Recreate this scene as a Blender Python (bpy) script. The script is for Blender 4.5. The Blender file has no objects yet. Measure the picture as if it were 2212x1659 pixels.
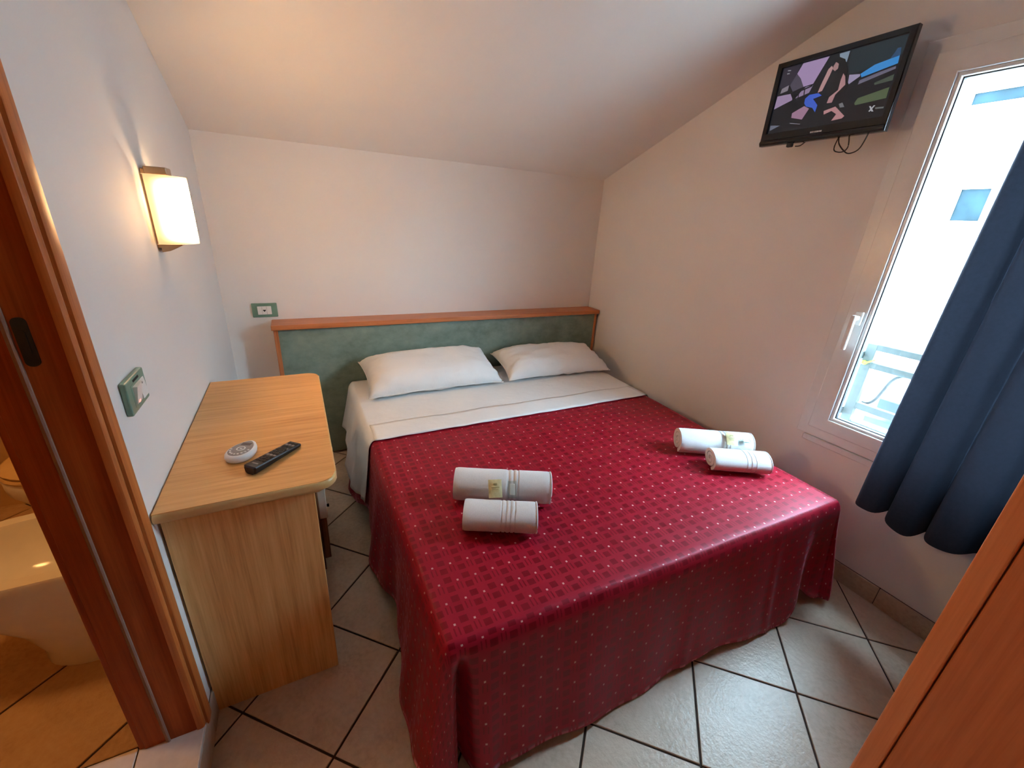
import bpy, bmesh, math, random
from mathutils import Matrix, Vector, noise as mnoise

scene = bpy.context.scene
COL = scene.collection
PI = math.pi
W = 2.416          # room width
H0 = 1.749         # ceiling height at the headboard wall
SL = 0.372         # ceiling slope
YF = -3.70         # wall behind the camera

# ------------------------------------------------------------------ camera
cd = bpy.data.cameras.new('camera')
cam = bpy.data.objects.new('camera', cd)
COL.objects.link(cam)
R = ((0.89385779, -0.44483257, 0.05605571), (-0.11565391, -0.34956038, -0.9297482), (0.43317713, 0.82457961, -0.36390389))
M = Matrix(((R[0][0], -R[1][0], -R[2][0], 0.37330), (R[0][1], -R[1][1], -R[2][1], -2.66187),
            (R[0][2], -R[1][2], -R[2][2], 1.43363), (0, 0, 0, 1)))
cam.matrix_world = M
cd.sensor_fit = 'HORIZONTAL'
cd.sensor_width = 36.0
cd.lens = 894.48 * 36.0 / 2212.0
cd.clip_start = 0.02
scene.camera = cam

# ------------------------------------------------------------------ world, sun, exposure
SKY = 31.0
SUN = 12.0
LAMP = 0.7
SHADE = 66.0
wd = bpy.data.worlds.new('sky')
scene.world = wd
wd.use_nodes = True
bg = wd.node_tree.nodes['Background']
bg.inputs[0].default_value = (0.51, 0.78, 1.0, 1)
bg.inputs[1].default_value = SKY
sd = bpy.data.lights.new('sun', 'SUN')
sd.energy = SUN
sd.color = (1.0, 0.97, 0.92)
sd.angle = 0.01
sun = bpy.data.objects.new('sun', sd)
COL.objects.link(sun)
sun.location = (-3, -2, 8)
sun.rotation_euler = Vector((0.75, 0.15, -0.8)).to_track_quat('-Z', 'Y').to_euler()
pd = bpy.data.lights.new('window_daylight_portal', 'AREA')
pd.shape = 'RECTANGLE'
pd.size = 0.90
pd.size_y = 1.48
pd.cycles.is_portal = True
portal = bpy.data.objects.new('window_daylight_portal', pd)
COL.objects.link(portal)
portal.matrix_world = Matrix(((0, 0, 1, W + 0.245), (1, 0, 0, -2.1675), (0, 1, 0, 1.3435), (0, 0, 0, 1)))   # faces -x, size_y upright

vs = scene.view_settings
scene.display_settings.display_device = 'sRGB'
vs.view_transform = 'Standard'
vs.look = 'None'
vs.exposure = 1.18
vs.gamma = 1.0
vs.use_curve_mapping = False
cy = scene.cycles
cy.use_denoising = True
try:
    cy.denoiser = 'OPENIMAGEDENOISE'
    cy.denoising_input_passes = 'RGB_ALBEDO_NORMAL'
except Exception:
    pass
cy.use_adaptive_sampling = True
cy.adaptive_threshold = 0.08
cy.max_bounces = 8
cy.diffuse_bounces = 5
cy.glossy_bounces = 3
cy.transparent_max_bounces = 12
cy.sample_clamp_indirect = 8.0
cy.caustics_reflective = False
cy.caustics_refractive = False


# ------------------------------------------------------------------ material helpers
def srgb(r, g, b):
    f = lambda c: (c / 255 / 12.92) if c / 255 <= 0.04045 else ((c / 255 + 0.055) / 1.055) ** 2.4
    return (f(r), f(g), f(b), 1.0)


class NT:
    def __init__(s, name):
        s.m = bpy.data.materials.new(name)
        s.m.use_nodes = True
        s.t = s.m.node_tree
        s.b = s.t.nodes['Principled BSDF']
        s.out = s.t.nodes['Material Output']

    def n(s, kind, **kw):
        nd = s.t.nodes.new(kind)
        for k, v in kw.items():
            setattr(nd, k, v)
        return nd

    def l(s, a, b):
        s.t.links.new(a, b)

    def mapping(s, scale=(1, 1, 1), rot=(0, 0, 0), coord='Object'):
        tc = s.n('ShaderNodeTexCoord')
        mp = s.n('ShaderNodeMapping')
        mp.inputs['Scale'].default_value = scale
        mp.inputs['Rotation'].default_value = rot
        s.l(tc.outputs[coord], mp.inputs[0])
        return mp.outputs[0]

    def noise(s, vec, scale, detail=4, rough=0.55):
        nz = s.n('ShaderNodeTexNoise')
        nz.inputs['Scale'].default_value = scale
        nz.inputs['Detail'].default_value = detail
        nz.inputs['Roughness'].default_value = rough
        if vec is not None:
            s.l(vec, nz.inputs['Vector'])
        return nz.outputs['Fac']

    def ramp(s, fac, stops):
        r = s.n('ShaderNodeValToRGB')
        e = r.color_ramp.elements
        e[0].position, e[0].color = stops[0]
        e[1].position, e[1].color = stops[-1]
        for p, c in stops[1:-1]:
            x = e.new(p)
            x.color = c
        s.l(fac, r.inputs[0])
        return r.outputs[0]

    def bump(s, fac, strength, dist=0.002):
        b = s.n('ShaderNodeBump')
        b.inputs['Strength'].default_value = strength
        b.inputs['Distance'].default_value = dist
        s.l(fac, b.inputs['Height'])
        s.l(b.outputs[0], s.b.inputs['Normal'])

    def math(s, op, a, b=None, c=None):
        m = s.n('ShaderNodeMath', operation=op)
        for i, v in enumerate((a, b, c)):
            if v is None:
                continue
            if isinstance(v, (int, float)):
                m.inputs[i].default_value = v
            else:
                s.l(v, m.inputs[i])
        return m.outputs[0]

    def mix(s, fac, a, b):
        m = s.n('ShaderNodeMix', data_type='RGBA')
        for sock, v in ((m.inputs[0], fac), (m.inputs[6], a), (m.inputs[7], b)):
            if isinstance(v, (int, float, tuple)):
                sock.default_value = v
            else:
                s.l(v, sock)
        return m.outputs[2]


def plain(name, col, rough=0.5, metal=0.0, spec=0.5, var=0.06, nscale=30, bump=0.0, trans=0.0, sheen=0.0):
    k = NT(name)
    v = k.mapping()
    f = k.noise(v, nscale)
    lo = tuple(c * (1 - var) for c in col[:3]) + (1,)
    hi = tuple(min(1, c * (1 + var)) for c in col[:3]) + (1,)
    k.l(k.ramp(f, [(0.3, lo), (0.7, hi)]), k.b.inputs['Base Color'])
    k.b.inputs['Roughness'].default_value = rough
    k.b.inputs['Metallic'].default_value = metal
    k.b.inputs['Specular IOR Level'].default_value = spec
    k.b.inputs['Transmission Weight'].default_value = trans
    k.b.inputs['Sheen Weight'].default_value = sheen
    if bump:
        k.bump(k.noise(v, nscale * 4, 6), bump)
    return k.m


def emit(name, col, strength):
    k = NT(name)
    e = k.n('ShaderNodeEmission')
    e.inputs[0].default_value = col
    e.inputs[1].default_value = strength
    k.l(e.outputs[0], k.out.inputs['Surface'])
    return k.m


def wood(name, dark, mid, light, grain='y', rough=0.38, fine=1.0, spec=0.45):
    """fine straight grain along one axis"""
    k = NT(name)
    s = {'x': (1.2, 26, 26), 'y': (26, 1.2, 26), 'z': (26, 26, 1.2)}[grain]
    v = k.mapping(tuple(c * fine for c in s))
    a = k.noise(v, 2.6, 6, 0.65)
    s2 = {'x': (2, 120, 120), 'y': (120, 2, 120), 'z': (120, 120, 2)}[grain]
    b = k.noise(k.mapping(tuple(c * fine for c in s2)), 2.0, 3, 0.5)
    f = k.math('ADD', k.math('MULTIPLY', a, 0.7), k.math('MULTIPLY', b, 0.3))
    k.l(k.ramp(f, [(0.34, dark), (0.5, mid), (0.66, light)]), k.b.inputs['Base Color'])
    k.b.inputs['Roughness'].default_value = rough
    k.b.inputs['Specular IOR Level'].default_value = spec
    k.bump(f, 0.12, 0.001)
    return k.m


def plaster(name, col, bump=0.12):
    k = NT(name)
    v = k.mapping()
    f = k.noise(v, 2.2, 3)
    lo = tuple(c * 0.97 for c in col[:3]) + (1,)
    k.l(k.ramp(f, [(0.35, lo), (0.65, col)]), k.b.inputs['Base Color'])
    k.b.inputs['Roughness'].default_value = 0.75
    k.b.inputs['Specular IOR Level'].default_value = 0.25
    k.bump(k.noise(v, 60, 6, 0.6), bump, 0.002)
    return k.m


MAT = {}
MAT['wall'] = plaster('wall_plaster', (0.80, 0.775, 0.745, 1))
MAT['ceiling'] = plaster('ceiling_plaster', (0.80, 0.775, 0.745, 1), 0.08)
MAT['out_wall'] = plaster('outside_render', (0.78, 0.77, 0.74, 1), 0.3)
MAT['desk'] = wood('oak_laminate', srgb(206, 142, 74), srgb(226, 168, 98), srgb(236, 182, 114), 'x')
MAT['desk_v'] = wood('oak_laminate_upright', srgb(200, 144, 80), srgb(226, 174, 106), srgb(238, 192, 126), 'z')
MAT['desk_edge'] = plain('oak_edging', srgb(214, 176, 116), 0.28, var=0.08)
MAT['cab_brown'] = wood('brown_laminate', srgb(92, 52, 28), srgb(116, 70, 40), srgb(130, 82, 48), 'z')
MAT['cream'] = plain('cream_laminate', srgb(214, 196, 172), 0.4, var=0.03)
MAT['cap'] = wood('beech_cap', srgb(172, 98, 56), srgb(196, 120, 74), srgb(208, 134, 88), 'x', 0.35)
MAT['cap_v'] = wood('beech_side', srgb(172, 98, 56), srgb(196, 120, 74), srgb(208, 134, 88), 'z', 0.35)
MAT['door'] = wood('door_frame_wood', srgb(160, 82, 34), srgb(190, 106, 48), srgb(206, 120, 60), 'z', 0.42)
MAT['wardrobe_edge'] = wood('wardrobe_edge_wood', srgb(216, 128, 74), srgb(226, 138, 82), srgb(233, 147, 90), 'z', 0.4)
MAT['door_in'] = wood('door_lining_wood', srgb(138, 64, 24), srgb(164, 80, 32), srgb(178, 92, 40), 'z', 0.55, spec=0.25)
MAT['wardrobe'] = wood('wardrobe_wood', srgb(192, 104, 56), srgb(204, 116, 64), srgb(212, 124, 71), 'z', 0.45)
MAT['seal'] = plain('grey_brush_seal', srgb(150, 118, 100), 0.8, bump=0.3, nscale=120)
MAT['black'] = plain('black_plastic', (0.010, 0.010, 0.011, 1), 0.35, var=0.1)
MAT['gloss_black'] = plain('glossy_black_plastic', (0.008, 0.008, 0.010, 1), 0.16, var=0.05)
MAT['rubber'] = plain('black_rubber', (0.012, 0.012, 0.013, 1), 0.6, var=0.1)
MAT['white_plastic'] = plain('white_plastic', (0.80, 0.79, 0.76, 1), 0.32, var=0.02)
MAT['grey_plastic'] = plain('grey_plastic', srgb(140, 134, 132), 0.4, var=0.05)
MAT['pale_print'] = plain('pale_print', srgb(206, 204, 200), 0.5, var=0.03)
MAT['pvc'] = plain('white_window_profile', (0.74, 0.74, 0.72, 1), 0.28, var=0.02)
MAT['gasket'] = plain('dark_gasket', (0.03, 0.03, 0.035, 1), 0.6)
MAT['green_plate'] = plain('sage_green_plastic', srgb(112, 146, 128), 0.35, var=0.05)
MAT['red_lamp'] = emit('red_indicator', (1.0, 0.22, 0.18, 1), 1.2)
MAT['steel'] = plain('brushed_steel', srgb(168, 140, 112), 0.35, metal=0.85, var=0.08)
MAT['ceramic'] = plain('white_ceramic', (0.80, 0.78, 0.74, 1), 0.12, var=0.02)
MAT['seat'] = plain('beige_toilet_seat', srgb(214, 180, 128), 0.25, var=0.03)
MAT['bath_tile'] = plain('bathroom_wall_tile', srgb(196, 164, 116), 0.3, var=0.08, nscale=6)
MAT['marble'] = plain('white_marble', srgb(222, 214, 206), 0.3, var=0.1, nscale=22)
MAT['rail_paint'] = plain('grey_green_paint', (0.050, 0.062, 0.060, 1), 0.5, var=0.1)
MAT['added_paving'] = plain('added_ground_paving', (0.42, 0.40, 0.37, 1), 0.85, var=0.1, nscale=3)
MAT['hose'] = plain('grey_hose', (0.05, 0.055, 0.055, 1), 0.6)
MAT['lime'] = plain('lime_plastic', (0.26, 0.42, 0.02, 1), 0.5)
MAT['blue_box'] = plain('slate_blue_paint', (0.022, 0.040, 0.065, 1), 0.6)
MAT['blue_box2'] = plain('light_blue_paint', (0.030, 0.080, 0.125, 1), 0.6)
MAT['sheet'] = plain('white_cotton', (0.79, 0.78, 0.76, 1), 0.85, spec=0.15, var=0.02, nscale=6, bump=0.0)
MAT['pillow'] = plain('white_pillowcase', (0.79, 0.78, 0.76, 1), 0.85, spec=0.15, var=0.02, nscale=6)
MAT['towel'] = plain('white_terry', (0.80, 0.80, 0.79, 1), 0.95, spec=0.1, var=0.05, nscale=260, bump=0.9, sheen=0.3)
MAT['sachet'] = plain('beige_paper_sachet', srgb(204, 192, 142), 0.5, var=0.08, nscale=60)
MAT['sachet_print'] = plain('olive_print', srgb(168, 156, 104), 0.5, var=0.1, nscale=60)
MAT['mattress'] = plain('mattress_fabric', (0.6, 0.58, 0.55, 1), 0.9, var=0.04)
MAT['base_dark'] = plain('dark_bed_base', (0.02, 0.012, 0.010, 1), 0.8)
MAT['tin'] = plain('white_metal', (0.7, 0.7, 0.68, 1), 0.3, metal=0.2)
MAT['bulb'] = emit('lamp_bulb', (1.0, 0.62, 0.28, 1), 8)


def m_bump_cloth(key, scale, strength, dist):
    m = MAT[key]
    k = NT.__new__(NT)
    k.m, k.t = m, m.node_tree
    k.b = k.t.nodes['Principled BSDF']
    k.out = k.t.nodes['Material Output']
    v = k.mapping((1, 1.6, 1))
    k.bump(k.noise(v, scale, 5, 0.6), strength, dist)


m_bump_cloth('sheet', 14, 0.35, 0.01)
m_bump_cloth('pillow', 11, 0.45, 0.012)


def floor_tile_mat(name, cols, rough):
    k = NT(name)
    v = k.mapping()
    oi = k.n('ShaderNodeObjectInfo')
    f = k.noise(v, 9, 6, 0.65)
    g = k.noise(v, 70, 5, 0.6)
    h = k.math('ADD', k.math('MULTIPLY', f, 0.55), k.math('MULTIPLY', g, 0.3))
    h = k.math('ADD', h, k.math('MULTIPLY', oi.outputs['Random'], 0.14))
    k.l(k.ramp(h, [(0.35, cols[0]), (0.5, cols[1]), (0.68, cols[2])]), k.b.inputs['Base Color'])
    k.b.inputs['Roughness'].default_value = rough
    k.b.inputs['Specular IOR Level'].default_value = 0.4
    k.bump(k.noise(v, 75, 4, 0.6), 0.5, 0.003)
    return k.m


MAT['tile'] = floor_tile_mat('floor_tile', (srgb(184, 164, 140), srgb(205, 187, 164), srgb(218, 201, 180)), 0.30)
MAT['bath_floor'] = floor_tile_mat('bathroom_floor_tile', (srgb(170, 136, 98), srgb(190, 156, 116), srgb(200, 168, 128)), 0.35)
MAT['skirt_tile'] = floor_tile_mat('skirting_tile', (srgb(176, 152, 130), srgb(196, 174, 150), srgb(208, 188, 166)), 0.35)
MAT['grout'] = plain('dark_grout', srgb(58, 42, 32), 0.9)


def green_panel():
    k = NT('sage_green_panel')
    v = k.mapping((1, 1, 1.4))
    f = k.noise(v, 7, 8, 0.7)
    k.l(k.ramp(f, [(0.3, srgb(98, 118, 107)), (0.5, srgb(122, 142, 130)), (0.72, srgb(140, 158, 145))]), k.b.inputs['Base Color'])
    k.b.inputs['Roughness'].default_value = 0.5
    k.bump(f, 0.1, 0.002)
    return k.m


MAT['green'] = green_panel()

CW, CH = 0.0545, 0.0660   # woven pattern repeat


def spread_mat():
    """red jacquard: satin squares, dashes beside each dot column, pale woven dots"""
    k = NT('red_jacquard')
    uv = k.n('ShaderNodeUVMap')
    uv.uv_map = 'UVMap'
    sp = k.n('ShaderNodeSeparateXYZ')
    k.l(uv.outputs[0], sp.inputs[0])

    def cell(sock, period, off=0.0):
        a = k.math('ADD', k.math('DIVIDE', sock, period), off)
        return k.math('FRACT', a)

    def band(f, c, hw):   # 1 inside |f-c|<hw
        d = k.math('ABSOLUTE', k.math('SUBTRACT', f, c))
        return k.math('LESS_THAN', d, hw)

    fx = cell(sp.outputs[0], CW)
    fy = cell(sp.outputs[1], CH)
    fy2 = cell(sp.outputs[1], CH / 2)
    dot = k.math('MULTIPLY', band(fx, 0.5, 0.052), band(fy, 0.5, 0.047))
    fx_h = cell(sp.outputs[0], CW, 0.5)
    fy_q = cell(sp.outputs[1], CH / 2, 0.25)
    sq = k.math('MULTIPLY', band(fx_h, 0.5, 0.20), band(fy_q, 0.5, 0.31))
    dash = k.math('MULTIPLY', k.math('ADD', band(fx, 0.39, 0.035), band(fx, 0.61, 0.035)), band(fy, 0.0, 0.5))
    dash = k.math('MULTIPLY', dash, k.math('GREATER_THAN', k.math('ABSOLUTE', k.math('SUBTRACT', fy, 0.5)), 0.14))
    pat = k.math('MINIMUM', k.math('ADD', sq, dash), 1.0)
    nz = k.noise(k.mapping(), 5, 4)
    base = k.ramp(nz, [(0.3, (0.285, 0.004, 0.016, 1)), (0.7, (0.335, 0.006, 0.021, 1))])
    dark = k.mix(pat, base, (0.190, 0.001, 0.007, 1))
    col = k.mix(dot, dark, (0.62, 0.36, 0.33, 1))
    k.l(col, k.b.inputs['Base Color'])
    k.b.inputs['Specular IOR Level'].default_value = 0.6
    k.b.inputs['Specular Tint'].default_value = (1.0, 0.30, 0.42, 1)
    r = k.math('SUBTRACT', 0.50, k.math('MULTIPLY', pat, 0.05))
    k.l(r, k.b.inputs['Roughness'])
    k.l(k.math('ADD', 0.22, k.math('MULTIPLY', pat, 0.78)), k.b.inputs['Sheen Weight'])
    k.b.inputs['Sheen Roughness'].default_value = 0.22
    k.l(k.mix(pat, (1.0, 0.20, 0.33, 1), (1.0, 0.42, 0.55, 1)), k.b.inputs['Sheen Tint'])
    h = k.math('SUBTRACT', 1.0, k.math('MULTIPLY', pat, 0.5))
    fold = k.noise(k.mapping((1.0, 1.0, 1.0)), 4.0, 2)
    k.bump(k.math('ADD', h, k.math('MULTIPLY', fold, 6.0)), 0.35, 0.0012)
    return k.m


MAT['spread'] = spread_mat()


def curtain_mat():
    k = NT('navy_blackout_cloth')
    v = k.mapping((1, 1, 1))
    f = k.noise(v, 90, 3)
    c = k.ramp(f, [(0.3, (0.015, 0.018, 0.027, 1)), (0.7, (0.022, 0.026, 0.038, 1))])
    k.l(c, k.b.inputs['Base Color'])
    k.b.inputs['Roughness'].default_value = 0.8
    k.b.inputs['Specular IOR Level'].default_value = 0.3
    k.b.inputs['Sheen Weight'].default_value = 0.25
    k.b.inputs['Sheen Tint'].default_value = (0.6, 0.7, 1.0, 1)
    tr = k.n('ShaderNodeBsdfTranslucent')
    tr.inputs[0].default_value = (0.0060, 0.0072, 0.0105, 1)
    mx = k.n('ShaderNodeMixShader')
    mx.inputs[0].default_value = 0.45
    k.l(k.b.outputs[0], mx.inputs[1])
    k.l(tr.outputs[0], mx.inputs[2])
    k.l(mx.outputs[0], k.out.inputs['Surface'])
    return k.m


MAT['curtain'] = curtain_mat()


def glass_mat(name, tint=(1, 1, 1, 1)):
    k = NT(name)
    t = k.n('ShaderNodeBsdfTransparent')
    t.inputs[0].default_value = tint
    g = k.n('ShaderNodeBsdfGlossy')
    g.inputs['Roughness'].default_value = 0.03
    lw = k.n('ShaderNodeLayerWeight')
    lw.inputs[0].default_value = 0.5
    fr = k.math('ADD', 0.04, k.math('MULTIPLY', 0.9, k.math('POWER', lw.outputs['Facing'], 5.0)))
    mx = k.n('ShaderNodeMixShader')
    k.l(fr, mx.inputs[0])
    k.l(t.outputs[0], mx.inputs[1])
    k.l(g.outputs[0], mx.inputs[2])
    k.l(mx.outputs[0], k.out.inputs['Surface'])
    return k.m


MAT['glass'] = glass_mat('window_glass')
MAT['cellophane'] = glass_mat('clear_wrapper', (0.86, 0.93, 0.92, 1))
MAT['far_glass'] = plain('far_window_glass', (0.0055, 0.0125, 0.016, 1), 0.12, spec=0.05, var=0.4, nscale=3)
MAT['facade'] = plain('white_facade', (0.44, 0.435, 0.42, 1), 0.8, var=0.03, nscale=3)


def shade_mat():
    """opal glass: brightest where it bulges out past the bulb, dimmer by the wall and at the rims"""
    k = NT('opal_glass_shade')
    g = k.n('ShaderNodeNewGeometry')
    sp = k.n('ShaderNodeSeparateXYZ')
    k.l(g.outputs['Normal'], sp.inputs[0])
    tc = k.n('ShaderNodeTexCoord')
    so_ = k.n('ShaderNodeSeparateXYZ')
    k.l(tc.outputs['Object'], so_.inputs[0])
    nx_ = k.math('POWER', k.math('MAXIMUM', sp.outputs[0], 0.0), 2.6)
    zz = k.math('ABSOLUTE', k.math('MULTIPLY', k.math('ADD', so_.outputs[2], -0.0075), 1 / 0.0955))
    rim = k.math('POWER', k.math('MAXIMUM', k.math('SUBTRACT', 1.0, k.math('POWER', zz, 4.5)), 0.0), 2.2)
    st = k.math('ADD', 0.5, k.math('MULTIPLY', k.math('MULTIPLY', nx_, SHADE), k.math('MAXIMUM', rim, 0.02)))
    d = k.n('ShaderNodeBsdfTranslucent')
    d.inputs[0].default_value = (0.07, 0.05, 0.025, 1)
    e = k.n('ShaderNodeEmission')
    e.inputs[0].default_value = (1.0, 0.58, 0.26, 1)
    k.l(st, e.inputs[1])
    a = k.n('ShaderNodeAddShader')
    k.l(d.outputs[0], a.inputs[0])
    k.l(e.outputs[0], a.inputs[1])
    k.l(a.outputs[0], k.out.inputs['Surface'])
    return k.m


MAT['shade'] = shade_mat()


# ------------------------------------------------------------------ object helpers
def tag(o, label=None, cat=None, group=None, kind=None):
    if label:
        o['label'] = label
    if cat:
        o['category'] = cat
    if group:
        o['group'] = group
    if kind:
        o['kind'] = kind
    return o


def thing(name, label, cat, loc, group=None):
    o = bpy.data.objects.new(name, None)
    o.empty_display_size = 0.05
    o.location = loc
    COL.objects.link(o)
    return tag(o, label, cat, group)


WPOS = {}


def worigin(o):
    v = Vector(o.location)
    while o.parent:
        o = o.parent
        v += Vector(o.location)
    return v


def obj(name, bm, mat, parent=None, origin=None, smooth=False, angle=None):
    """link a bmesh whose coordinates are in world space as one mesh object"""
    if parent is not None:
        base = worigin(parent)
        org = base if origin is None else Vector(origin)
    else:
        base = Vector((0, 0, 0))
        org = Vector(origin) if origin is not None else Vector((0, 0, 0))
    bmesh.ops.translate(bm, verts=bm.verts, vec=-org)
    bmesh.ops.recalc_face_normals(bm, faces=bm.faces)
    me = bpy.data.meshes.new(name)
    bm.to_mesh(me)
    bm.free()
    mats = mat if isinstance(mat, (list, tuple)) else [mat]
    for x in mats:
        me.materials.append(MAT[x] if isinstance(x, str) else x)
    if smooth:
        for p in me.polygons:
            p.use_smooth = True
        if angle:
            me.set_sharp_from_angle(angle=math.radians(angle))
    o = bpy.data.objects.new(name, me)
    COL.objects.link(o)
    o.location = org - base
    o.parent = parent
    return o


def struct(name, bm, mat, **kw):
    return tag(obj(name, bm, mat, **kw), kind='structure')


def NB():
    return bmesh.new()


def box(bm, x0, x1, y0, y1, z0, z1, bev=0.0, seg=2, mi=0):
    vs_ = [bm.verts.new((x, y, z)) for x in (x0, x1) for y in (y0, y1) for z in (z0, z1)]
    a = vs_
    fs = [bm.faces.new([a[i] for i in q]) for q in ((0, 1, 3, 2), (4, 6, 7, 5), (0, 4, 5, 1), (2, 3, 7, 6), (0, 2, 6, 4), (1, 5, 7, 3))]
    for f in fs:
        f.material_index = mi
    if bev:
        es = list({e for f in fs for e in f.edges})
        r = bmesh.ops.bevel(bm, geom=es, offset=bev, segments=seg, profile=0.5, affect='EDGES')
        for f in r['faces']:
            f.material_index = mi
    return bm


def bx(*a, **k):
    return box(NB(), *a, **k)


def prism(bm, pts, axis, a0, a1, bev=0.0, seg=2, mi=0):
    """extrude a 2D polygon along an axis; pts are the two other coordinates in xyz order"""
    def P(p, a):
        return {'x': (a, p[0], p[1]), 'y': (p[0], a, p[1]), 'z': (p[0], p[1], a)}[axis]
    A = [bm.verts.new(P(p, a0)) for p in pts]
    B = [bm.verts.new(P(p, a1)) for p in pts]
    n = len(pts)
    fs = [bm.faces.new(A[::-1]), bm.faces.new(B)]
    fs += [bm.faces.new((A[i], A[(i + 1) % n], B[(i + 1) % n], B[i])) for i in range(n)]
    for f in fs:
        f.material_index = mi
    if bev:
        es = list(set(fs[0].edges) | set(fs[1].edges))
        bmesh.ops.bevel(bm, geom=es, offset=bev, segments=seg, profile=0.5, affect='EDGES')
    return bm


def rrect(x0, x1, y0, y1, r, n=5):
    pts = []
    for cx, cy_, a0 in ((x1 - r, y1 - r, 0), (x0 + r, y1 - r, 90), (x0 + r, y0 + r, 180), (x1 - r, y0 + r, 270)):
        for i in range(n + 1):
            a = math.radians(a0 + 90 * i / n)
            pts.append((cx + r * math.cos(a), cy_ + r * math.sin(a)))
    return pts


def tube(bm, pts, r, n=8, cap=True):
    pts = [Vector(p) for p in pts]
    rings = []
    up = Vector((0, 0, 1))
    for i, p in enumerate(pts):
        d = (pts[min(i + 1, len(pts) - 1)] - pts[max(i - 1, 0)]).normalized()
        a = d.cross(up)
        if a.length < 1e-3:
            a = d.cross(Vector((1, 0, 0)))
        a.normalize()
        b = d.cross(a)
        rr = r[i] if isinstance(r, (list, tuple)) else r
        rings.append([bm.verts.new(p + (a * math.cos(2 * PI * k / n) + b * math.sin(2 * PI * k / n)) * rr) for k in range(n)])
    for A, B in zip(rings, rings[1:]):
        for k in range(n):
            bm.faces.new((A[k], A[(k + 1) % n], B[(k + 1) % n], B[k]))
    if cap:
        bm.faces.new(rings[0][::-1])
        bm.faces.new(rings[-1])
    return bm


def smooth_path(pts, n=6):
    pts = [Vector(p) for p in pts]
    out = []
    for i in range(len(pts) - 1):
        p0, p1, p2, p3 = pts[max(i - 1, 0)], pts[i], pts[i + 1], pts[min(i + 2, len(pts) - 1)]
        for j in range(n):
            t = j / n
            out.append(0.5 * ((2 * p1) + (-p0 + p2) * t + (2 * p0 - 5 * p1 + 4 * p2 - p3) * t * t + (-p0 + 3 * p1 - 3 * p2 + p3) * t ** 3))
    out.append(pts[-1])
    return out


def loft(bm, rings, closed=True, caps=False):
    R_ = [[bm.verts.new(p) for p in r] for r in rings]
    n = len(R_[0])
    for A, B in zip(R_, R_[1:]):
        for k in range(n if closed else n - 1):
            bm.faces.new((A[k], A[(k + 1) % n], B[(k + 1) % n], B[k]))
    if caps:
        bm.faces.new(R_[0][::-1])
        bm.faces.new(R_[-1])
    return R_


def clip(poly, a, b, c):
    """keep the part of a 2D polygon with a*x+b*y<=c"""
    out = []
    for i in range(len(poly)):
        p, q = poly[i], poly[(i + 1) % len(poly)]
        dp, dq = a * p[0] + b * p[1] - c, a * q[0] + b * q[1] - c
        if dp <= 0:
            out.append(p)
        if (dp < 0 < dq) or (dq < 0 < dp):
            t = dp / (dp - dq)
            out.append((p[0] + (q[0] - p[0]) * t, p[1] + (q[1] - p[1]) * t))
    return out


def area(p):
    return 0.5 * sum(p[i][0] * p[(i + 1) % len(p)][1] - p[(i + 1) % len(p)][0] * p[i][1] for i in range(len(p)))


# ================================================================== THE ROOM
zc = lambda y: H0 - SL * y
# ---- floor: screed and diagonal tiles
floor = struct('floor', bx(-0.02, W + 0.02, YF, 0.02, -0.08, -0.004), 'grout')
T = 0.333


def lay_tiles(parent, ox, oy, ang, zt, rect, mat, gap=0.0066, th=0.007):
    x0, x1, y0, y1 = rect
    ca, sa = math.cos(ang) * T, math.sin(ang) * T
    U, V = (ca, sa), (sa, -ca)
    h = 0.5 - gap / 2 / T
    shared = None
    for i in range(-14, 15):
        for j in range(-14, 15):
            cx = ox + (i + .5) * U[0] + (j + .5) * V[0]
            cy_ = oy + (i + .5) * U[1] + (j + .5) * V[1]
            q = [(cx + a * h * U[0] + b * h * V[0], cy_ + a * h * U[1] + b * h * V[1]) for a, b in ((-1, -1), (1, -1), (1, 1), (-1, 1))]
            if area(q) < 0:
                q = q[::-1]
            full = all(x0 <= p[0] <= x1 and y0 <= p[1] <= y1 for p in q)
            if not full:
                for c in ((1, 0, x1), (-1, 0, -x0), (0, 1, y1), (0, -1, -y0)):
                    q = clip(q, *c)
                    if len(q) < 3:
                        break
                if len(q) < 3 or area(q) < 0.0006:
                    continue
            if full and shared is not None:
                o = bpy.data.objects.new('tile', shared)
                COL.objects.link(o)
                o.parent = parent
                o.location = (cx, cy_, zt)
                continue
            bm = NB()
            prism(bm, q, 'z', zt - th, zt)
            top = [f for f in bm.faces if all(abs(v.co.z - zt) < 1e-6 for v in f.verts)]
            bmesh.ops.bevel(bm, geom=list(top[0].edges), offset=0.0016, segments=1, affect='EDGES')
            o = obj('tile', bm, mat, parent=parent, origin=(cx, cy_, zt))
            if full:
                shared = o.data


lay_tiles(floor, 0.542, -1.603, -PI / 4 + 0.009, 0.0, (0.002, W - 0.002, YF, -0.002), 'tile')

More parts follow.
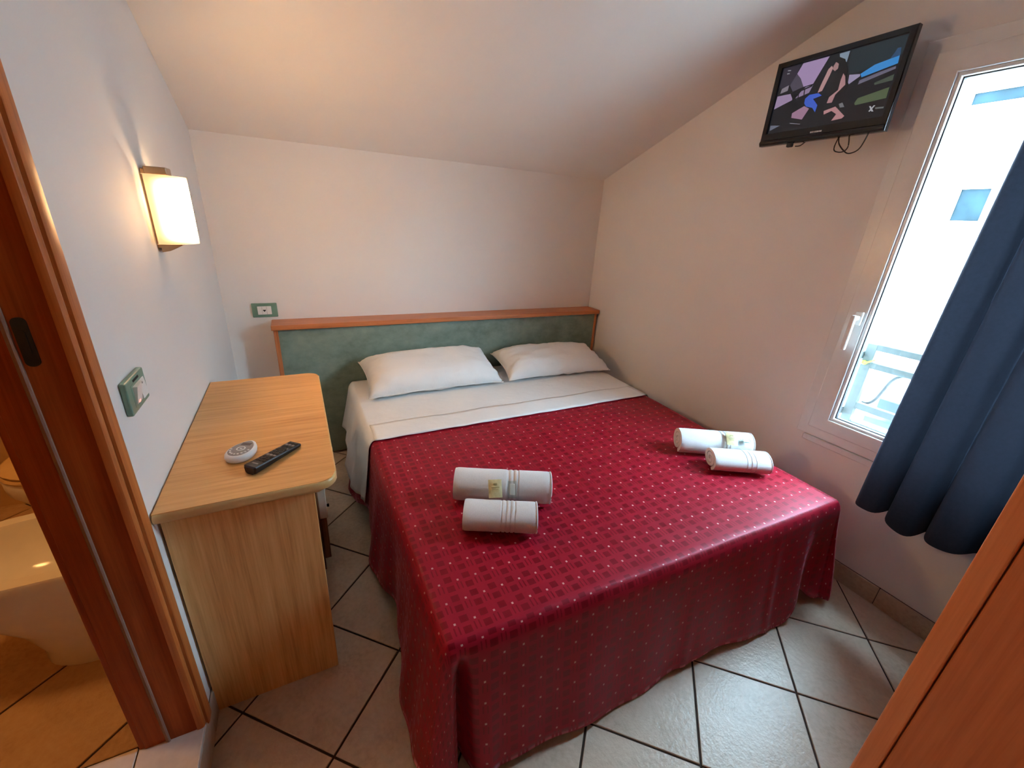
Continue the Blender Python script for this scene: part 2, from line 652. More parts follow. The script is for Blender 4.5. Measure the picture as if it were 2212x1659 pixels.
# ---- walls and ceiling
DY0, DY1, DZ = -2.42, -1.690, 2.12      # bathroom doorway
bm = NB()
box(bm, -0.12, 0, -1.674, 0.0, -0.08, 3.2)
box(bm, -0.12, 0, YF, DY0, -0.08, 3.2)
box(bm, -0.12, 0, DY0, -1.674, DZ, 3.2)
box(bm, -0.12, -0.004, DY0, -1.674, -0.08, 0.085)
struct('wall_left', bm, 'wall')
struct('wall_back', bx(-0.12, W + 0.25, 0.0, 0.14, -0.08, 2.2), 'wall')
WY0, WY1, WZ0, WZ1 = -2.60, -1.735, 0.617, 2.07    # window hole
bm = NB()
box(bm, W, W + 0.25, WY1, 0.0, -0.08, 3.2)
box(bm, W, W + 0.25, YF, WY0, -0.08, 3.2)
box(bm, W, W + 0.25, WY0, WY1, -0.08, WZ0)
box(bm, W, W + 0.25, WY0, WY1, WZ1, 3.2)
struct('wall_right', bm, 'wall')
struct('wall_front', bx(-0.12, W + 0.25, YF - 0.14, YF, -0.08, 3.2), 'wall')
bm = NB()
YK = -3.05
prism(bm, [(0.14, zc(0.14)), (0.14, zc(0.14) + 0.2), (YK, zc(YK) + 0.2), (YF - 0.14, zc(YK) + 0.2), (YF - 0.14, zc(YK)), (YK, zc(YK))], 'x', -0.12, W + 0.25)
struct('ceiling', bm, 'ceiling')

# ---- tiled skirting
bb = struct('baseboard_right', bx(W - 0.004, W, YF, -0.002, 0.0, 0.088), 'grout')
y = -2.217 + 0.333 * 7
while y > YF:
    a, b = min(y, -0.003), max(y - 0.333 + 0.003, YF)
    if a - b > 0.01:
        obj('tile', bx(W - 0.011, W - 0.003, b, a, 0.0, 0.088, 0.0015, 1), 'skirt_tile', parent=bb, origin=(W, (a + b) / 2, 0))
    y -= 0.333
bb = struct('baseboard_left', bx(0.0, 0.002, -2.42, -0.002, 0.0, 0.088), 'grout')
y = -1.632
for a, b in ((-1.634, -1.30), (-1.297, -0.964), (-0.961, -0.628), (-0.625, -0.292), (-0.289, -0.004)):
    obj('tile', bx(0.0, 0.008, b * 0 + a, b, 0.0, 0.088, 0.0012, 1), 'skirt_tile', parent=bb, origin=(0, (a + b) / 2, 0))
for a, b in ((-2.03, -1.637), (-2.42, -2.033)):
    obj('tile', bx(0.0, 0.008, a, b, 0.0, 0.100, 0.0012, 1), 'skirt_tile', parent=bb, origin=(0, (a + b) / 2, 0))
bb = struct('baseboard_back', bx(0.002, W - .012, -0.002, 0, 0.0, 0.088), 'grout')
for k in range(7):
    a = 0.012 + 0.333 * k
    obj('tile', bx(a, min(a + 0.330, W - 0.013), -0.008, -0.001, 0.0, 0.088, 0.0012, 1), 'skirt_tile', parent=bb, origin=(a, 0, 0))

# ---- bathroom beyond the doorway
ZB = 0.113
bf = struct('floor_bathroom', bx(-1.75, -0.12, -2.6, -0.25, -0.02, ZB - 0.004), 'grout')
lay_tiles(bf, -0.345, -1.286, PI / 4, ZB, (-1.75, -0.136, -1.672, -0.25), 'bath_floor')
struct('wall_bathroom_far', bx(-1.75, -0.12, -0.30, -0.20, 0, 2.6), 'bath_tile')
struct('wall_bathroom_left', bx(-1.85, -1.75, -2.6, -0.2, 0, 2.6), 'bath_tile')
struct('wall_bathroom_front', bx(-1.75, -0.12, -2.7, -2.6, 0, 2.6), 'bath_tile')
struct('ceiling_bathroom', bx(-1.85, -0.12, -2.7, -0.2, 2.5, 2.6), 'wall')
th = struct('trim_1', bx(-0.5, 0.004, DY0, DY1 + 0.02, 0.085, ZB - 0.004), 'grout')
obj('slab', bx(-0.1335, 0.007, DY0, -1.6755, ZB - 0.02, ZB + 0.001, 0.002, 1), 'marble', parent=th, origin=(-.06, -2.0, ZB))
obj('slab', bx(-0.50, -0.1365, DY0, -1.6755, ZB - 0.02, ZB + 0.001, 0.002, 1), 'marble', parent=th, origin=(-.3, -2.0, ZB))

# ---- doorway frame
d1 = bpy.data.objects.new('door_1', None)
COL.objects.link(d1)
d1.location = (-0.06, -1.69, ZB)
tag(d1, 'reddish brown wooden frame of the bathroom doorway', None, kind='structure')
zt = DZ
YL = DY1 + 0.004


def jamb(name, pts, mat, z0=ZB + 0.001, z1=zt):
    return obj(name, prism(NB(), pts, 'z', z0, z1), mat, parent=d1, smooth=True, angle=35)


# casing on the room side (rounded outer and inner edges)
jamb('casing', [(0.0, -1.632), (0.009, -1.632), (0.0115, -1.634), (0.0125, -1.637), (0.0125, -1.664), (0.0110, -1.669), (0.0005, -1.671), (0.0005, -1.6745), (0.0, -1.6745)], 'door', ZB - 0.02)
jamb('bead', [(0.0, -1.6745), (0.0065, -1.6755), (0.0085, -1.679), (0.0080, -1.685), (0.0050, -1.690), (0.0, -1.692), (-0.008, -1.692), (-0.008, -1.6745)], 'door')
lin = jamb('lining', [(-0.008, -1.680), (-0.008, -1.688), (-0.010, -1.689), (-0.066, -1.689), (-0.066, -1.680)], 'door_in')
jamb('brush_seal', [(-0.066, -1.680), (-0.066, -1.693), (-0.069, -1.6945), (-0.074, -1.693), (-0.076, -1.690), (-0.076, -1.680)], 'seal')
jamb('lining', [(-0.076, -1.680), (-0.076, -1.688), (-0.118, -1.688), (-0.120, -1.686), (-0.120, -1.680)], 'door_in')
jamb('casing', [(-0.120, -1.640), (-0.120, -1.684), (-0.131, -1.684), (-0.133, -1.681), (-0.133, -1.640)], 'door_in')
# strike plate of the sliding door
cx, cz, hw, hh = -0.0520, 1.197, 0.0098, 0.043
pl = obj('strike_plate', prism(NB(), rrect(cx - hw, cx + hw, cz - hh, cz + hh, 0.009, 6), 'y', -1.6915, -1.687), 'rubber', parent=d1)
obj('latch_slot', prism(NB(), rrect(cx - 0.004, cx + 0.004, cz - 0.02, cz + 0.02, 0.003, 3), 'y', -1.693, -1.6912), 'rubber', parent=pl)
# the other jamb and the head, behind the camera's edge of view
obj('casing', bx(0.0, 0.0125, DY0 - 0.06, DY0, 0.0, zt + 0.07, 0.002, 1), 'door', parent=d1)
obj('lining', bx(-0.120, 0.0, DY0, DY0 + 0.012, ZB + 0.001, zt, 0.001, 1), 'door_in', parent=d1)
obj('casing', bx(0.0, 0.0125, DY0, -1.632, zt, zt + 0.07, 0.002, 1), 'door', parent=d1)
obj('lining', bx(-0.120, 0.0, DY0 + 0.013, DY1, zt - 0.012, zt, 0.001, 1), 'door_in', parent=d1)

# ---- window
w1 = bpy.data.objects.new('window_1', None)
COL.objects.link(w1)
w1.location = (W, -2.16, 0.6)
tag(w1, 'white framed window with the glazed sash shut', None, kind='structure')
GY1, GY0, GZ0, GZ1 = -1.845, -2.488, 0.712, 1.962


def ring(bm, oy0, oy1, oz0, oz1, iy0, iy1, iz0, iz1, x0, x1, bev=0.004):
    """rectangular frame in the yz plane made of four mitred members"""
    O = [(oy0, oz0), (oy1, oz0), (oy1, oz1), (oy0, oz1)]
    I = [(iy0, iz0), (iy1, iz0), (iy1, iz1), (iy0, iz1)]
    v = {}
    for n_, L in (('O', O), ('I', I)):
        for k, p in enumerate(L):
            for xi, x in enumerate((x0, x1)):
                v[n_, k, xi] = bm.verts.new((x, p[0], p[1]))
    es = []
    for k in range(4):
        j = (k + 1) % 4
        for xi in (0, 1):
            bm.faces.new((v['O', k, xi], v['O', j, xi], v['I', j, xi], v['I', k, xi]))
        bm.faces.new((v['O', k, 0], v['O', j, 0], v['O', j, 1], v['O', k, 1]))
        bm.faces.new((v['I', k, 0], v['I', j, 0], v['I', j, 1], v['I', k, 1]))
        for n_ in 'OI':
            es.append(bm.edges.get((v[n_, k, 0], v[n_, j, 0])))
    if bev:
        bmesh.ops.bevel(bm, geom=es, offset=bev, segments=2, profile=0.5, affect='EDGES')
    return bm


obj('outer_frame', ring(NB(), -2.618, -1.716, 0.598, 2.088, -2.555, -1.780, 0.660, 2.025, W - 0.012, W + 0.055), 'pvc', parent=w1)
sash = obj('sash', ring(NB(), -2.572, -1.762, 0.642, 2.042, GY0 - 0.012, GY1 + 0.012, GZ0 - 0.012, GZ1 + 0.012, W - 0.026, W + 0.045), 'pvc', parent=w1)
obj('glazing_bead', ring(NB(), GY0 - 0.0125, GY1 + 0.0125, GZ0 - 0.0125, GZ1 + 0.0125, GY0, GY1, GZ0, GZ1, W - 0.018, W + 0.02, 0.003), 'pvc', parent=sash)
obj('gasket', ring(NB(), GY0 - 0.001, GY1 + 0.001, GZ0 - 0.001, GZ1 + 0.001, GY0 + 0.004, GY1 - 0.004, GZ0 + 0.004, GZ1 - 0.004, W - 0.004, W + 0.012, 0), 'gasket', parent=sash)
obj('glass_pane', bx(W + 0.002, W + 0.008, GY0 + 0.002, GY1 - 0.002, GZ0 + 0.002, GZ1 - 0.002), 'glass', parent=w1)
obj('sill_trim', bx(W - 0.018, W + 0.02, -2.58, -1.752, 0.570, 0.5975, 0.003, 1), 'pvc', parent=w1)
# handle: rose, neck and grip hanging down
hx = W - 0.026
hd = obj('handle', bx(hx - 0.012, hx, -1.824, -1.796, 1.122, 1.176, 0.003, 2), 'white_plastic', parent=w1)
bm = NB()
box(bm, hx - 0.050, hx - 0.010, -1.818, -1.802, 1.142, 1.160, 0.004)
box(bm, hx - 0.052, hx - 0.036, -1.819, -1.801, 1.020, 1.164, 0.006, 3)
obj('grip', bm, 'white_plastic', parent=hd)
obj('screw_cap', tube(NB(), [(hx - 0.004, -1.789, 1.024), (hx, -1.789, 1.024)], 0.004, 10), 'gasket', parent=w1)

# ================================================================== OUTSIDE
FX = W + 6.0
k6 = 6.0 / 5.0 * (5.0 + W - .3733) / (5.0 + W - .3733)


def fpt(y, z, d0=5.0, d1=6.0):
    """carry a point seen on a plane 5 m out to the facade plane 6 m out"""
    s = (d1 + W - 0.3733) / (d0 + W - 0.3733)
    return (-2.66187 + (y + 2.66187) * s, 1.43363 + (z - 1.43363) * s)


struct('ground_sky_block', bx(W + 0.25, FX + 0.3, -26.0, 14.0, -4.2, -4.0), 'added_paving')  # unseen ground, added to stop sky light reaching the ceiling from below
fb = thing('neighbouring_building', 'sunlit white house wall seen through the window glass', 'building', (FX, 0, -4))
ya, za = fpt(-0.18, 2.11)
yb, zb = fpt(-0.49, 1.715)
yc, z_c = fpt(0.04, 3.10)
yd, z_d = fpt(-0.75, 2.93)
bm = NB()
# wall with two real openings
ys = sorted({-26.0, yd, yb, ya, yc, 14.0})
openings = [(yb, ya, zb, za), (yd, yc, z_d, z_c)]
zs = sorted({-4.0, zb, za, z_d, z_c, 3.75})
for i in range(len(ys) - 1):
    for j in range(len(zs) - 1):
        my, mz = (ys[i] + ys[i + 1]) / 2, (zs[j] + zs[j + 1]) / 2
        if any(o[0] < my < o[1] and o[2] < mz < o[3] for o in openings):
            continue
        box(bm, FX, FX + 0.3, ys[i], ys[i + 1], zs[j], zs[j + 1])
obj('wall', bm, 'facade', parent=fb)
for o in openings:
    wn = obj('window', ring(NB(), o[0], o[1], o[2], o[3], o[0] + .03, o[1] - .03, o[2] + .03, o[3] - .03, FX + 0.03, FX + 0.09, 0), 'facade', parent=fb)
    obj('pane', bx(FX + 0.06, FX + 0.08, o[0] + .03, o[1] - .03, o[2] + .03, o[3] - .03), 'far_glass', parent=wn)
yl, zl = fpt(-0.06, 2.212)
yl2, zl2 = fpt(-0.16, 2.205)
obj('ledge', bx(FX - 0.05, FX, yl2, yl, zl2 - 0.02, zl + 0.01), 'facade', parent=fb)

rl = thing('window_guard_rail', 'grey green metal guard rail bolted outside the window', 'railing', (W + 0.3, -2.1, 0.6))
rx0, rx1 = W + 0.285, W + 0.315
obj('post', bx(rx0, rx1, -1.787, -1.747, 0.600, 1.006, 0.002, 1), 'rail_paint', parent=rl)
for z0, z1 in ((0.979, 1.008), (0.893, 0.922), (0.690, 0.722), (0.600, 0.626)):
    obj('rail', bx(rx0 + .002, rx1 - .002, -2.56, -1.765, z0, z1, 0.002, 1), 'rail_paint', parent=rl)
obj('post', bx(rx0, rx1, -2.60, -2.56, 0.600, 1.006, 0.002, 1), 'rail_paint', parent=rl)
for z0 in (0.939, 0.655):
    b_ = obj('bracket', bx(W + 0.25, rx1, -1.748, -1.722, z0 - .01, z0 + 0.026, 0.002, 1), 'rail_paint', parent=rl)
    obj('bolt', tube(NB(), [(rx0 - 0.003, -1.735, z0 + .008), (rx0 + .003, -1.735, z0 + .008)], 0.004, 8), 'rubber', parent=b_)
tag(obj('drain_hose', tube(NB(), smooth_path([(W + .34, -1.788, .716), (W + .34, -1.812, .719), (W + .34, -1.833, .745), (W + .34, -1.847, .791), (W + .34, -1.863, .848), (W + .34, -1.886, .879), (W + .34, -1.933, .894), (W + .34, -2.1, .90), (W + .34, -2.4, .88)], 5), 0.0075, 8), 'hose', origin=(W + .34, -1.8, .7), smooth=True), 'thin grey hose curving behind the guard rail outside', 'hose')
bm = NB()
tube(bm, smooth_path([(W + .284, -1.752, .921), (W + .278, -1.764, .915), (W + .276, -1.777, .921), (W + .278, -1.800, .938)], 5), [0.004] * 2 + [0.008, 0.011, 0.012, 0.011] + [0.009] * 2 + [0.006] * 2 + [0.004] * 3 + [0.003] * 3, 8)
tag(obj('clothes_peg', bm, 'lime', origin=(W + .28, -1.77, .92), smooth=True), 'lime green peg clipped on the guard rail', 'peg')
ac = thing('outdoor_unit', 'slate blue boxed unit standing behind the guard rail', 'outdoor unit', (W + 0.62, -2.0, 0.3))


def rpt(y, z, d):
    s = (d + W - 0.3733) / (0.3 + W - 0.3733)
    return (-2.66187 + (y + 2.66187) * s, 1.43363 + (z - 1.43363) * s)


a = rpt(-1.86, .773, .5)
b = rpt(-1.86, .731, .5)
c = rpt(-1.83, .672, .5)
e = rpt(-1.83, .641, .5)
obj('casing', bx(W + 0.50, W + 0.80, -2.62, a[0], b[1] - 0.01, a[1], 0.004, 1), 'blue_box', parent=ac)
obj('base_tray', bx(W + 0.50, W + 0.80, -2.62, c[0], e[1], c[1], 0.004, 1), 'blue_box2', parent=ac)
for yy in (-2.55, -2.02):
    obj('bracket', bx(W + 0.25, W + 0.80, yy, yy + 0.03, e[1] - 0.035, e[1], 0.002, 1), 'rail_paint', parent=ac)

# ================================================================== HEADBOARD
HB0, HB1, HBY, HBZ = 0.214, 2.400, -0.140, 0.845
hb = thing('headboard', 'long wall headboard of sage green panel under a wooden cap', 'headboard', (1.3, -0.07, 0))
obj('panel', bx(HB0 + 0.030, HB1 - 0.020, HBY + 0.006, -0.012, 0.012, HBZ - 0.028), 'green', parent=hb)
obj('cap_board', bx(HB0, HB1 + 0.008, HBY - 0.018, -0.001, HBZ - 0.028, HBZ, 0.004, 2), 'cap', parent=hb)
obj('side_board', bx(HB0 + 0.008, HB0 + 0.030, HBY, -0.012, 0.0, HBZ - 0.028, 0.002, 1), 'cap_v', parent=hb)
obj('side_board', bx(HB1 - 0.020, HB1, HBY, -0.012, 0.0, HBZ - 0.028, 0.002, 1), 'cap_v', parent=hb)

# ================================================================== BED
ZT = 0.478      # top of the bedspread
LH, LF, RF, RH = (0.606, -0.175), (0.600, -1.985), (2.185, -2.035), (2.235, -0.175)
bed = thing('bed', 'low double bed with a mattress under white and red covers', 'bed', (1.4, -1.08, 0))
obj('mattress', prism(NB(), [(0.625, -0.175), (0.625, -1.860), (0.650, -1.900), (0.690, -1.925), (0.760, -1.955), (2.080, -1.995), (2.140, -1.960), (2.165, -1.900), (2.205, -0.175)], 'z', 0.25, 0.460, 0.03, 3), 'mattress', parent=bed)
obj('base', prism(NB(), [(0.64, -0.180), (0.64, -1.840), (0.72, -1.920), (2.06, -1.965), (2.14, -1.90), (2.19, -0.180)], 'z', 0.14, 0.25, 0.01, 1), 'base_dark', parent=bed)
for lx, ly in ((0.70, -0.3), (0.70, -1.85), (2.08, -1.88), (2.10, -0.3)):
    obj('leg', tube(NB(), [(lx, ly, 0.0), (lx, ly, 0.145)], 0.022, 10), 'base_dark', parent=bed)


def lerp(a, b, t):
    return tuple(a[i] + (b[i] - a[i]) * t for i in range(len(a)))


def sstep(a, b, x):
    t = max(0, min(1, (x - a) / (b - a)))
    return t * t * (3 - 2 * t)


def bulge(x, y):
    """soft unevenness of the bed top"""
    return 0.004 * mnoise.noise(Vector((x * 3.1, y * 2.7, 0.3))) + 0.0016 * mnoise.noise(Vector((x * 9, y * 8, 2.0)))


def drape(name, y_head, y_foot, ztop, foot, hemL, hemR, hemF, flareL, flareR, flareF, mat, lift, rip, th=0.003, pleat=lambda x, s_: 0.0, parent=None, origin=None, nd=22, step=0.02):
    """cloth laid over the bed: a top and hanging sides that flare and ripple; UVs are the unfolded cloth"""
    def left(y):
        t = (y - LH[1]) / (LF[1] - LH[1])
        return LH[0] + (LF[0] - LH[0]) * t - lift

    def right(y):
        t = (y - RH[1]) / (RF[1] - RH[1])
        return RH[0] + (RF[0] - RH[0]) * t + lift

    ny = max(4, int(abs(y_foot - y_head) / step))
    nx = int(1.6 / (step * 0.5))
    bm = NB()
    uvl = bm.loops.layers.uv.new('UVMap')
    uvd = {}

    def vert(p, uv):
        v = bm.verts.new(p)
        uvd[v] = uv
        return v

    per = []      # (x, y, nx, ny, side, s)
    yfl = lambda x: (LF[1] + (RF[1] - LF[1]) * (x - LF[0]) / (RF[0] - LF[0])) - lift if foot else y_foot
    for i in range(ny + 1):
        y = y_head + (y_foot - y_head) * i / ny
        if foot and i == ny:
            y = yfl(left(y_foot))
        per.append((left(y), y, -1.0, 0.0, 'L'))
    if foot:
        for k in range(1, 12):
            a = PI + (PI / 2) * k / 12
            per.append((left(yfl(left(y_foot))), yfl(left(y_foot)), math.cos(a), math.sin(a), 'CL'))
        for i in range(nx + 1):
            x = left(y_foot) + (right(y_foot) - left(y_foot)) * i / nx
            yy = yfl(x)
            per.append((left(yy) + (right(yy) - left(yy)) * i / nx, yy, 0.0, -1.0, 'F'))
        for k in range(1, 12):
            a = 1.5 * PI + (PI / 2) * k / 12
            per.append((right(yfl(right(y_foot))), yfl(right(y_foot)), math.cos(a), math.sin(a), 'CR'))
    seg1 = len(per)
    rside = []
    for i in range(ny + 1):
        y = y_foot + (y_head - y_foot) * i / ny
        if foot and i == 0:
            y = yfl(right(y_foot))
        rside.append((right(y), y, 1.0, 0.0, 'R'))

    def skirt(P):
        rows = []
        for (x, y, ax, ay, sd_) in P:
            ang = math.atan2(ay, ax) % (2 * PI)
            if sd_ == 'L':
                hem, fl = hemL(y), flareL(y)
            elif sd_ == 'R':
                hem, fl = hemR(y), flareR(y)
            elif sd_ == 'F':
                hem, fl = hemF(x), flareF(x)
            elif sd_ == 'CL':
                t = (ang - PI) / (PI / 2)
                hem = hemL(y) * (1 - t) + hemF(x) * t
                fl = flareL(y) * (1 - t) + flareF(x) * t
            else:
                t = (ang - 1.5 * PI) / (PI / 2)
                hem = hemF(x) * (1 - t) + hemR(y) * t
                fl = flareF(x) * (1 - t) + flareR(y) * t
            row = []
            h = ztop - hem
            r = 0.045
            for j in range(nd + 1):
                t = j / nd
                d = h * t ** 1.15
                if d < r * PI / 2:
                    a = d / r
                    out, dn = r * math.sin(a) * 0.55, r * (1 - math.cos(a))
                else:
                    out, dn = r * 0.55, r + (d - r * PI / 2)
                u = max(0.0, (d - 0.02) / h)
                out += fl * u ** 1.2 + rip(x, y, sd_, ang) * sstep(0.0, 1.0, u) + pleat(x, sd_) * sstep(0.04, 0.38, u)
                z = ztop - dn * (h / (r + h - r * PI / 2)) if dn else ztop
                row.append(vert((x + ax * out, y + ay * out, z + bulge(x, y) * (1 - t)), (x + ax * d, y + ay * d)))
            rows.append(row)
        for A, B in zip(rows, rows[1:]):
            for j in range(nd):
                bm.faces.new((A[j], A[j + 1], B[j + 1], B[j]))
        return rows

    if foot:
        skirt(per + rside)
    else:
        skirt(per)
        skirt(rside)
    # top
    G = []
    for i in range(ny + 1):
        y = y_head + (y_foot - y_head) * i / ny
        row = []
        for k in range(nx + 1):
            t = k / nx
            x = left(y) + (right(y) - left(y)) * t
            yy = y
            if foot:
                f = (y - y_head) / (y_foot - y_head)
                yy = y_head + (yfl(x) - y_head) * f
                x = left(yy) + (right(yy) - left(yy)) * t
            row.append(vert((x, yy, ztop + bulge(x, yy)), (x, yy)))
        G.append(row)
    for A, B in zip(G, G[1:]):
        for k in range(nx):
            bm.faces.new((A[k], B[k], B[k + 1], A[k + 1]))
    for f in bm.faces:
        for lp in f.loops:
            lp[uvl].uv = uvd[lp.vert]
    bmesh.ops.remove_doubles(bm, verts=bm.verts, dist=0.0008)
    o = obj(name, bm, mat, parent=parent, origin=origin, smooth=True)
    md = o.modifiers.new('thickness', 'SOLIDIFY')
    md.thickness = th
    md.offset = -1
    return o


# hanging-side shape of the red bedspread
def sp_hemL(y):
    return 0.050 + 0.032 * math.sin((y + 0.2) * 2 * PI / 0.62 + 2.2) - 0.028 * sstep(-1.0, -0.6, y) + 0.02 * sstep(-1.6, -2.0, y) * -1


def sp_flL(y):
    return 0.045 + 0.024 * math.sin((y + 0.2) * 2 * PI / 0.62 - 0.9) + 0.022 * sstep(-1.0, -0.75, y)


def sp_hemF(x):
    return 0.020 + 0.085 * math.exp(-((x - 2.05) / 0.07) ** 2) + 0.012 * math.sin(x * 9)


def sp_flF(x):
    return 0.055 + 0.012 * math.sin(x * 7.0 + 1.0)


def sp_hemR(y):
    return 0.045 + 0.03 * math.sin(y * 9 + 1.0)


def sp_flR(y):
    return 0.040 + 0.015 * math.sin(y * 9.0)


def sp_rip(x, y, sd_, ang):
    if sd_ == 'L':
        return 0.006 * math.sin(y * 31) + 0.020 * sstep(-1.80, -1.98, y)
    if sd_ == 'F':
        return (0.004 * math.sin(x * 26 + .7) + 0.014 * math.exp(-((x - 0.690) / 0.025) ** 2)
                + 0.006 * math.exp(-((x - 1.42) / 0.02) ** 2) + 0.006 * math.exp(-((x - 1.83) / 0.02) ** 2) - 0.03 * math.exp(-((x - 2.07) / 0.05) ** 2))
    if sd_ == 'CL':
        t = (ang - PI) / (PI / 2)
        return 0.022 * (1 - t * t) + 0.004 * t
    if sd_ == 'CR':
        return 0.035
    return 0.006 * math.sin(y * 20)


spread = drape('bedspread', -0.19, -1.985, ZT, True, sp_hemL, sp_hemR, sp_hemF, sp_flL, sp_flR, sp_flF, 'spread', 0.0, sp_rip, pleat=lambda x, s_: (-0.080 * math.exp(-((x - 0.628) / 0.014) ** 2) if s_ == 'F' else 0.0), origin=(1.4, -1.1, 0.02))
tag(spread, 'deep red bedspread with woven squares and pale dots hanging over the bed', 'bedspread')


def sh_hemL(y):
    K = [(-0.10, 0.20), (-0.30, 0.195), (-0.42, 0.150), (-0.52, 0.135), (-0.62, 0.105), (-0.74, 0.098), (-0.84, 0.135), (-0.95, 0.165)]
    for (a_, p_), (b_, q_) in zip(K, K[1:]):
        if a_ >= y >= b_:
            return p_ + (q_ - p_) * sstep(0, 1, (y - a_) / (b_ - a_)) + 0.004 * math.sin(y * 40)
    return 0.16


def sh_rip(x, y, sd_, ang):
    return 0.006 * math.sin(y * 34 + 0.5) + 0.002 * math.sin(y * 71)


sheet = drape('bed_sheet', -0.168, -0.94, ZT + 0.0075, False, sh_hemL, lambda y: 0.16, None, lambda y: sp_flL(y) * 0.74 + 0.022, lambda y: 0.045, None, 'sheet', 0.006, sh_rip, th=0.002, origin=(1.4, -0.55, 0.1), step=0.018)
tag(sheet, 'white cotton sheet turned down over the head of the bed', 'sheet')
# turned-down hem band lying on the sheet
bm = NB()
nx = 90
rowsT = []
for j in range(9):
    v = j / 8
    row = []
    for i in range(nx + 1):
        t = i / nx
        x = 0.600 + (2.205 - 0.600) * t
        y = -0.785 - 0.157 * v + 0.004 * math.sin(x * 17)
        z = ZT + 0.0105 + bulge(x, y) + 0.0025 * math.sin(v * PI) + 0.0020 * mnoise.noise(Vector((x * 14, y * 40, 0)))
        row.append(bm.verts.new((x, y, z)))
    rowsT.append(row)
for A, B in zip(rowsT, rowsT[1:]):
    for i in range(nx):
        bm.faces.new((A[i], B[i], B[i + 1], A[i + 1]))
o = obj('turned_hem', bm, 'sheet', parent=sheet, smooth=True)
o.modifiers.new('thickness', 'SOLIDIFY').thickness = 0.003


def pillow(label, cx, y_front, width, depth, tilt, yaw, zf, seed, thick=0.15):
    o = thing('pillow', label, 'pillow', (cx, y_front + depth * .5, zf), 'white pillows against the headboard')
    bm = NB()
    N, Mv = 44, 30
    Mx = Matrix.Translation((cx, y_front, zf)) @ Matrix.Rotation(yaw, 4, 'Z') @ Matrix.Rotation(tilt, 4, 'X')

    def P(u, v, side):
        e = 0.055
        x = width / 2 * u * (1 - e * (1 - v * v) * u * u)
        y = depth / 2 * v * (1 - 0.075 * (1 - u * u) * v * v) + depth / 2
        t = max(0.0, (1 - abs(u) ** 5.0)) ** 0.60 * max(0.0, (1 - abs(v) ** 3.0)) ** 0.58
        n1 = mnoise.noise(Vector((u * 2.0 + seed, v * 2.2, side))) * 0.016
        ed = max(abs(u), abs(v))
        n2 = mnoise.noise(Vector((u * 7 + seed, v * 5, side * 3))) * 0.020 * sstep(0.5, 0.95, ed) * t ** 0.3
        up = thick * 0.74 if side > 0 else -thick * 0.26
        z = up * t + (n1 * t + n2) * side
        crn = sstep(0.80, 1.0, abs(u)) * sstep(0.80, 1.0, abs(v))
        z -= 0.004 * crn
        return Mx @ Vector((x, y, z))
    top = [[bm.verts.new(P(2 * i / N - 1, 2 * j / Mv - 1, 1)) for i in range(N + 1)] for j in range(Mv + 1)]
    bot = [[bm.verts.new(P(2 * i / N - 1, 2 * j / Mv - 1, -1)) for i in range(N + 1)] for j in range(Mv + 1)]
    for j in range(Mv):
        for i in range(N):
            bm.faces.new((top[j][i], top[j][i + 1], top[j + 1][i + 1], top[j + 1][i]))
            bm.faces.new((bot[j][i], bot[j + 1][i], bot[j + 1][i + 1], bot[j][i + 1]))
    bmesh.ops.remove_doubles(bm, verts=bm.verts, dist=0.0012)
    obj('pillowcase', bm, 'pillow', parent=o, smooth=True)
    # stitched seam around the edge
    seam = []
    for i in range(N + 1):
        seam.append(P(2 * i / N - 1, -1, 1))
    for j in range(1, Mv + 1):
        seam.append(P(1, 2 * j / Mv - 1, 1))
    for i in range(1, N + 1):
        seam.append(P(1 - 2 * i / N, 1, 1))
    for j in range(1, Mv + 1):
        seam.append(P(-1, 1 - 2 * j / Mv, 1))
    obj('seam', tube(NB(), seam, 0.0022, 6), 'pillow', parent=o, smooth=True)
    return o


pillow('plump white pillow on the lamp side of the bed', 1.040, -0.520, 0.80, 0.365, math.radians(15), math.radians(0.5), ZT + 0.035, 1.3, 0.150)
pillow('flatter white pillow on the window side of the bed', 1.870, -0.525, 0.77, 0.350, math.radians(12), math.radians(-2.5), ZT + 0.034, 7.7, 0.135)


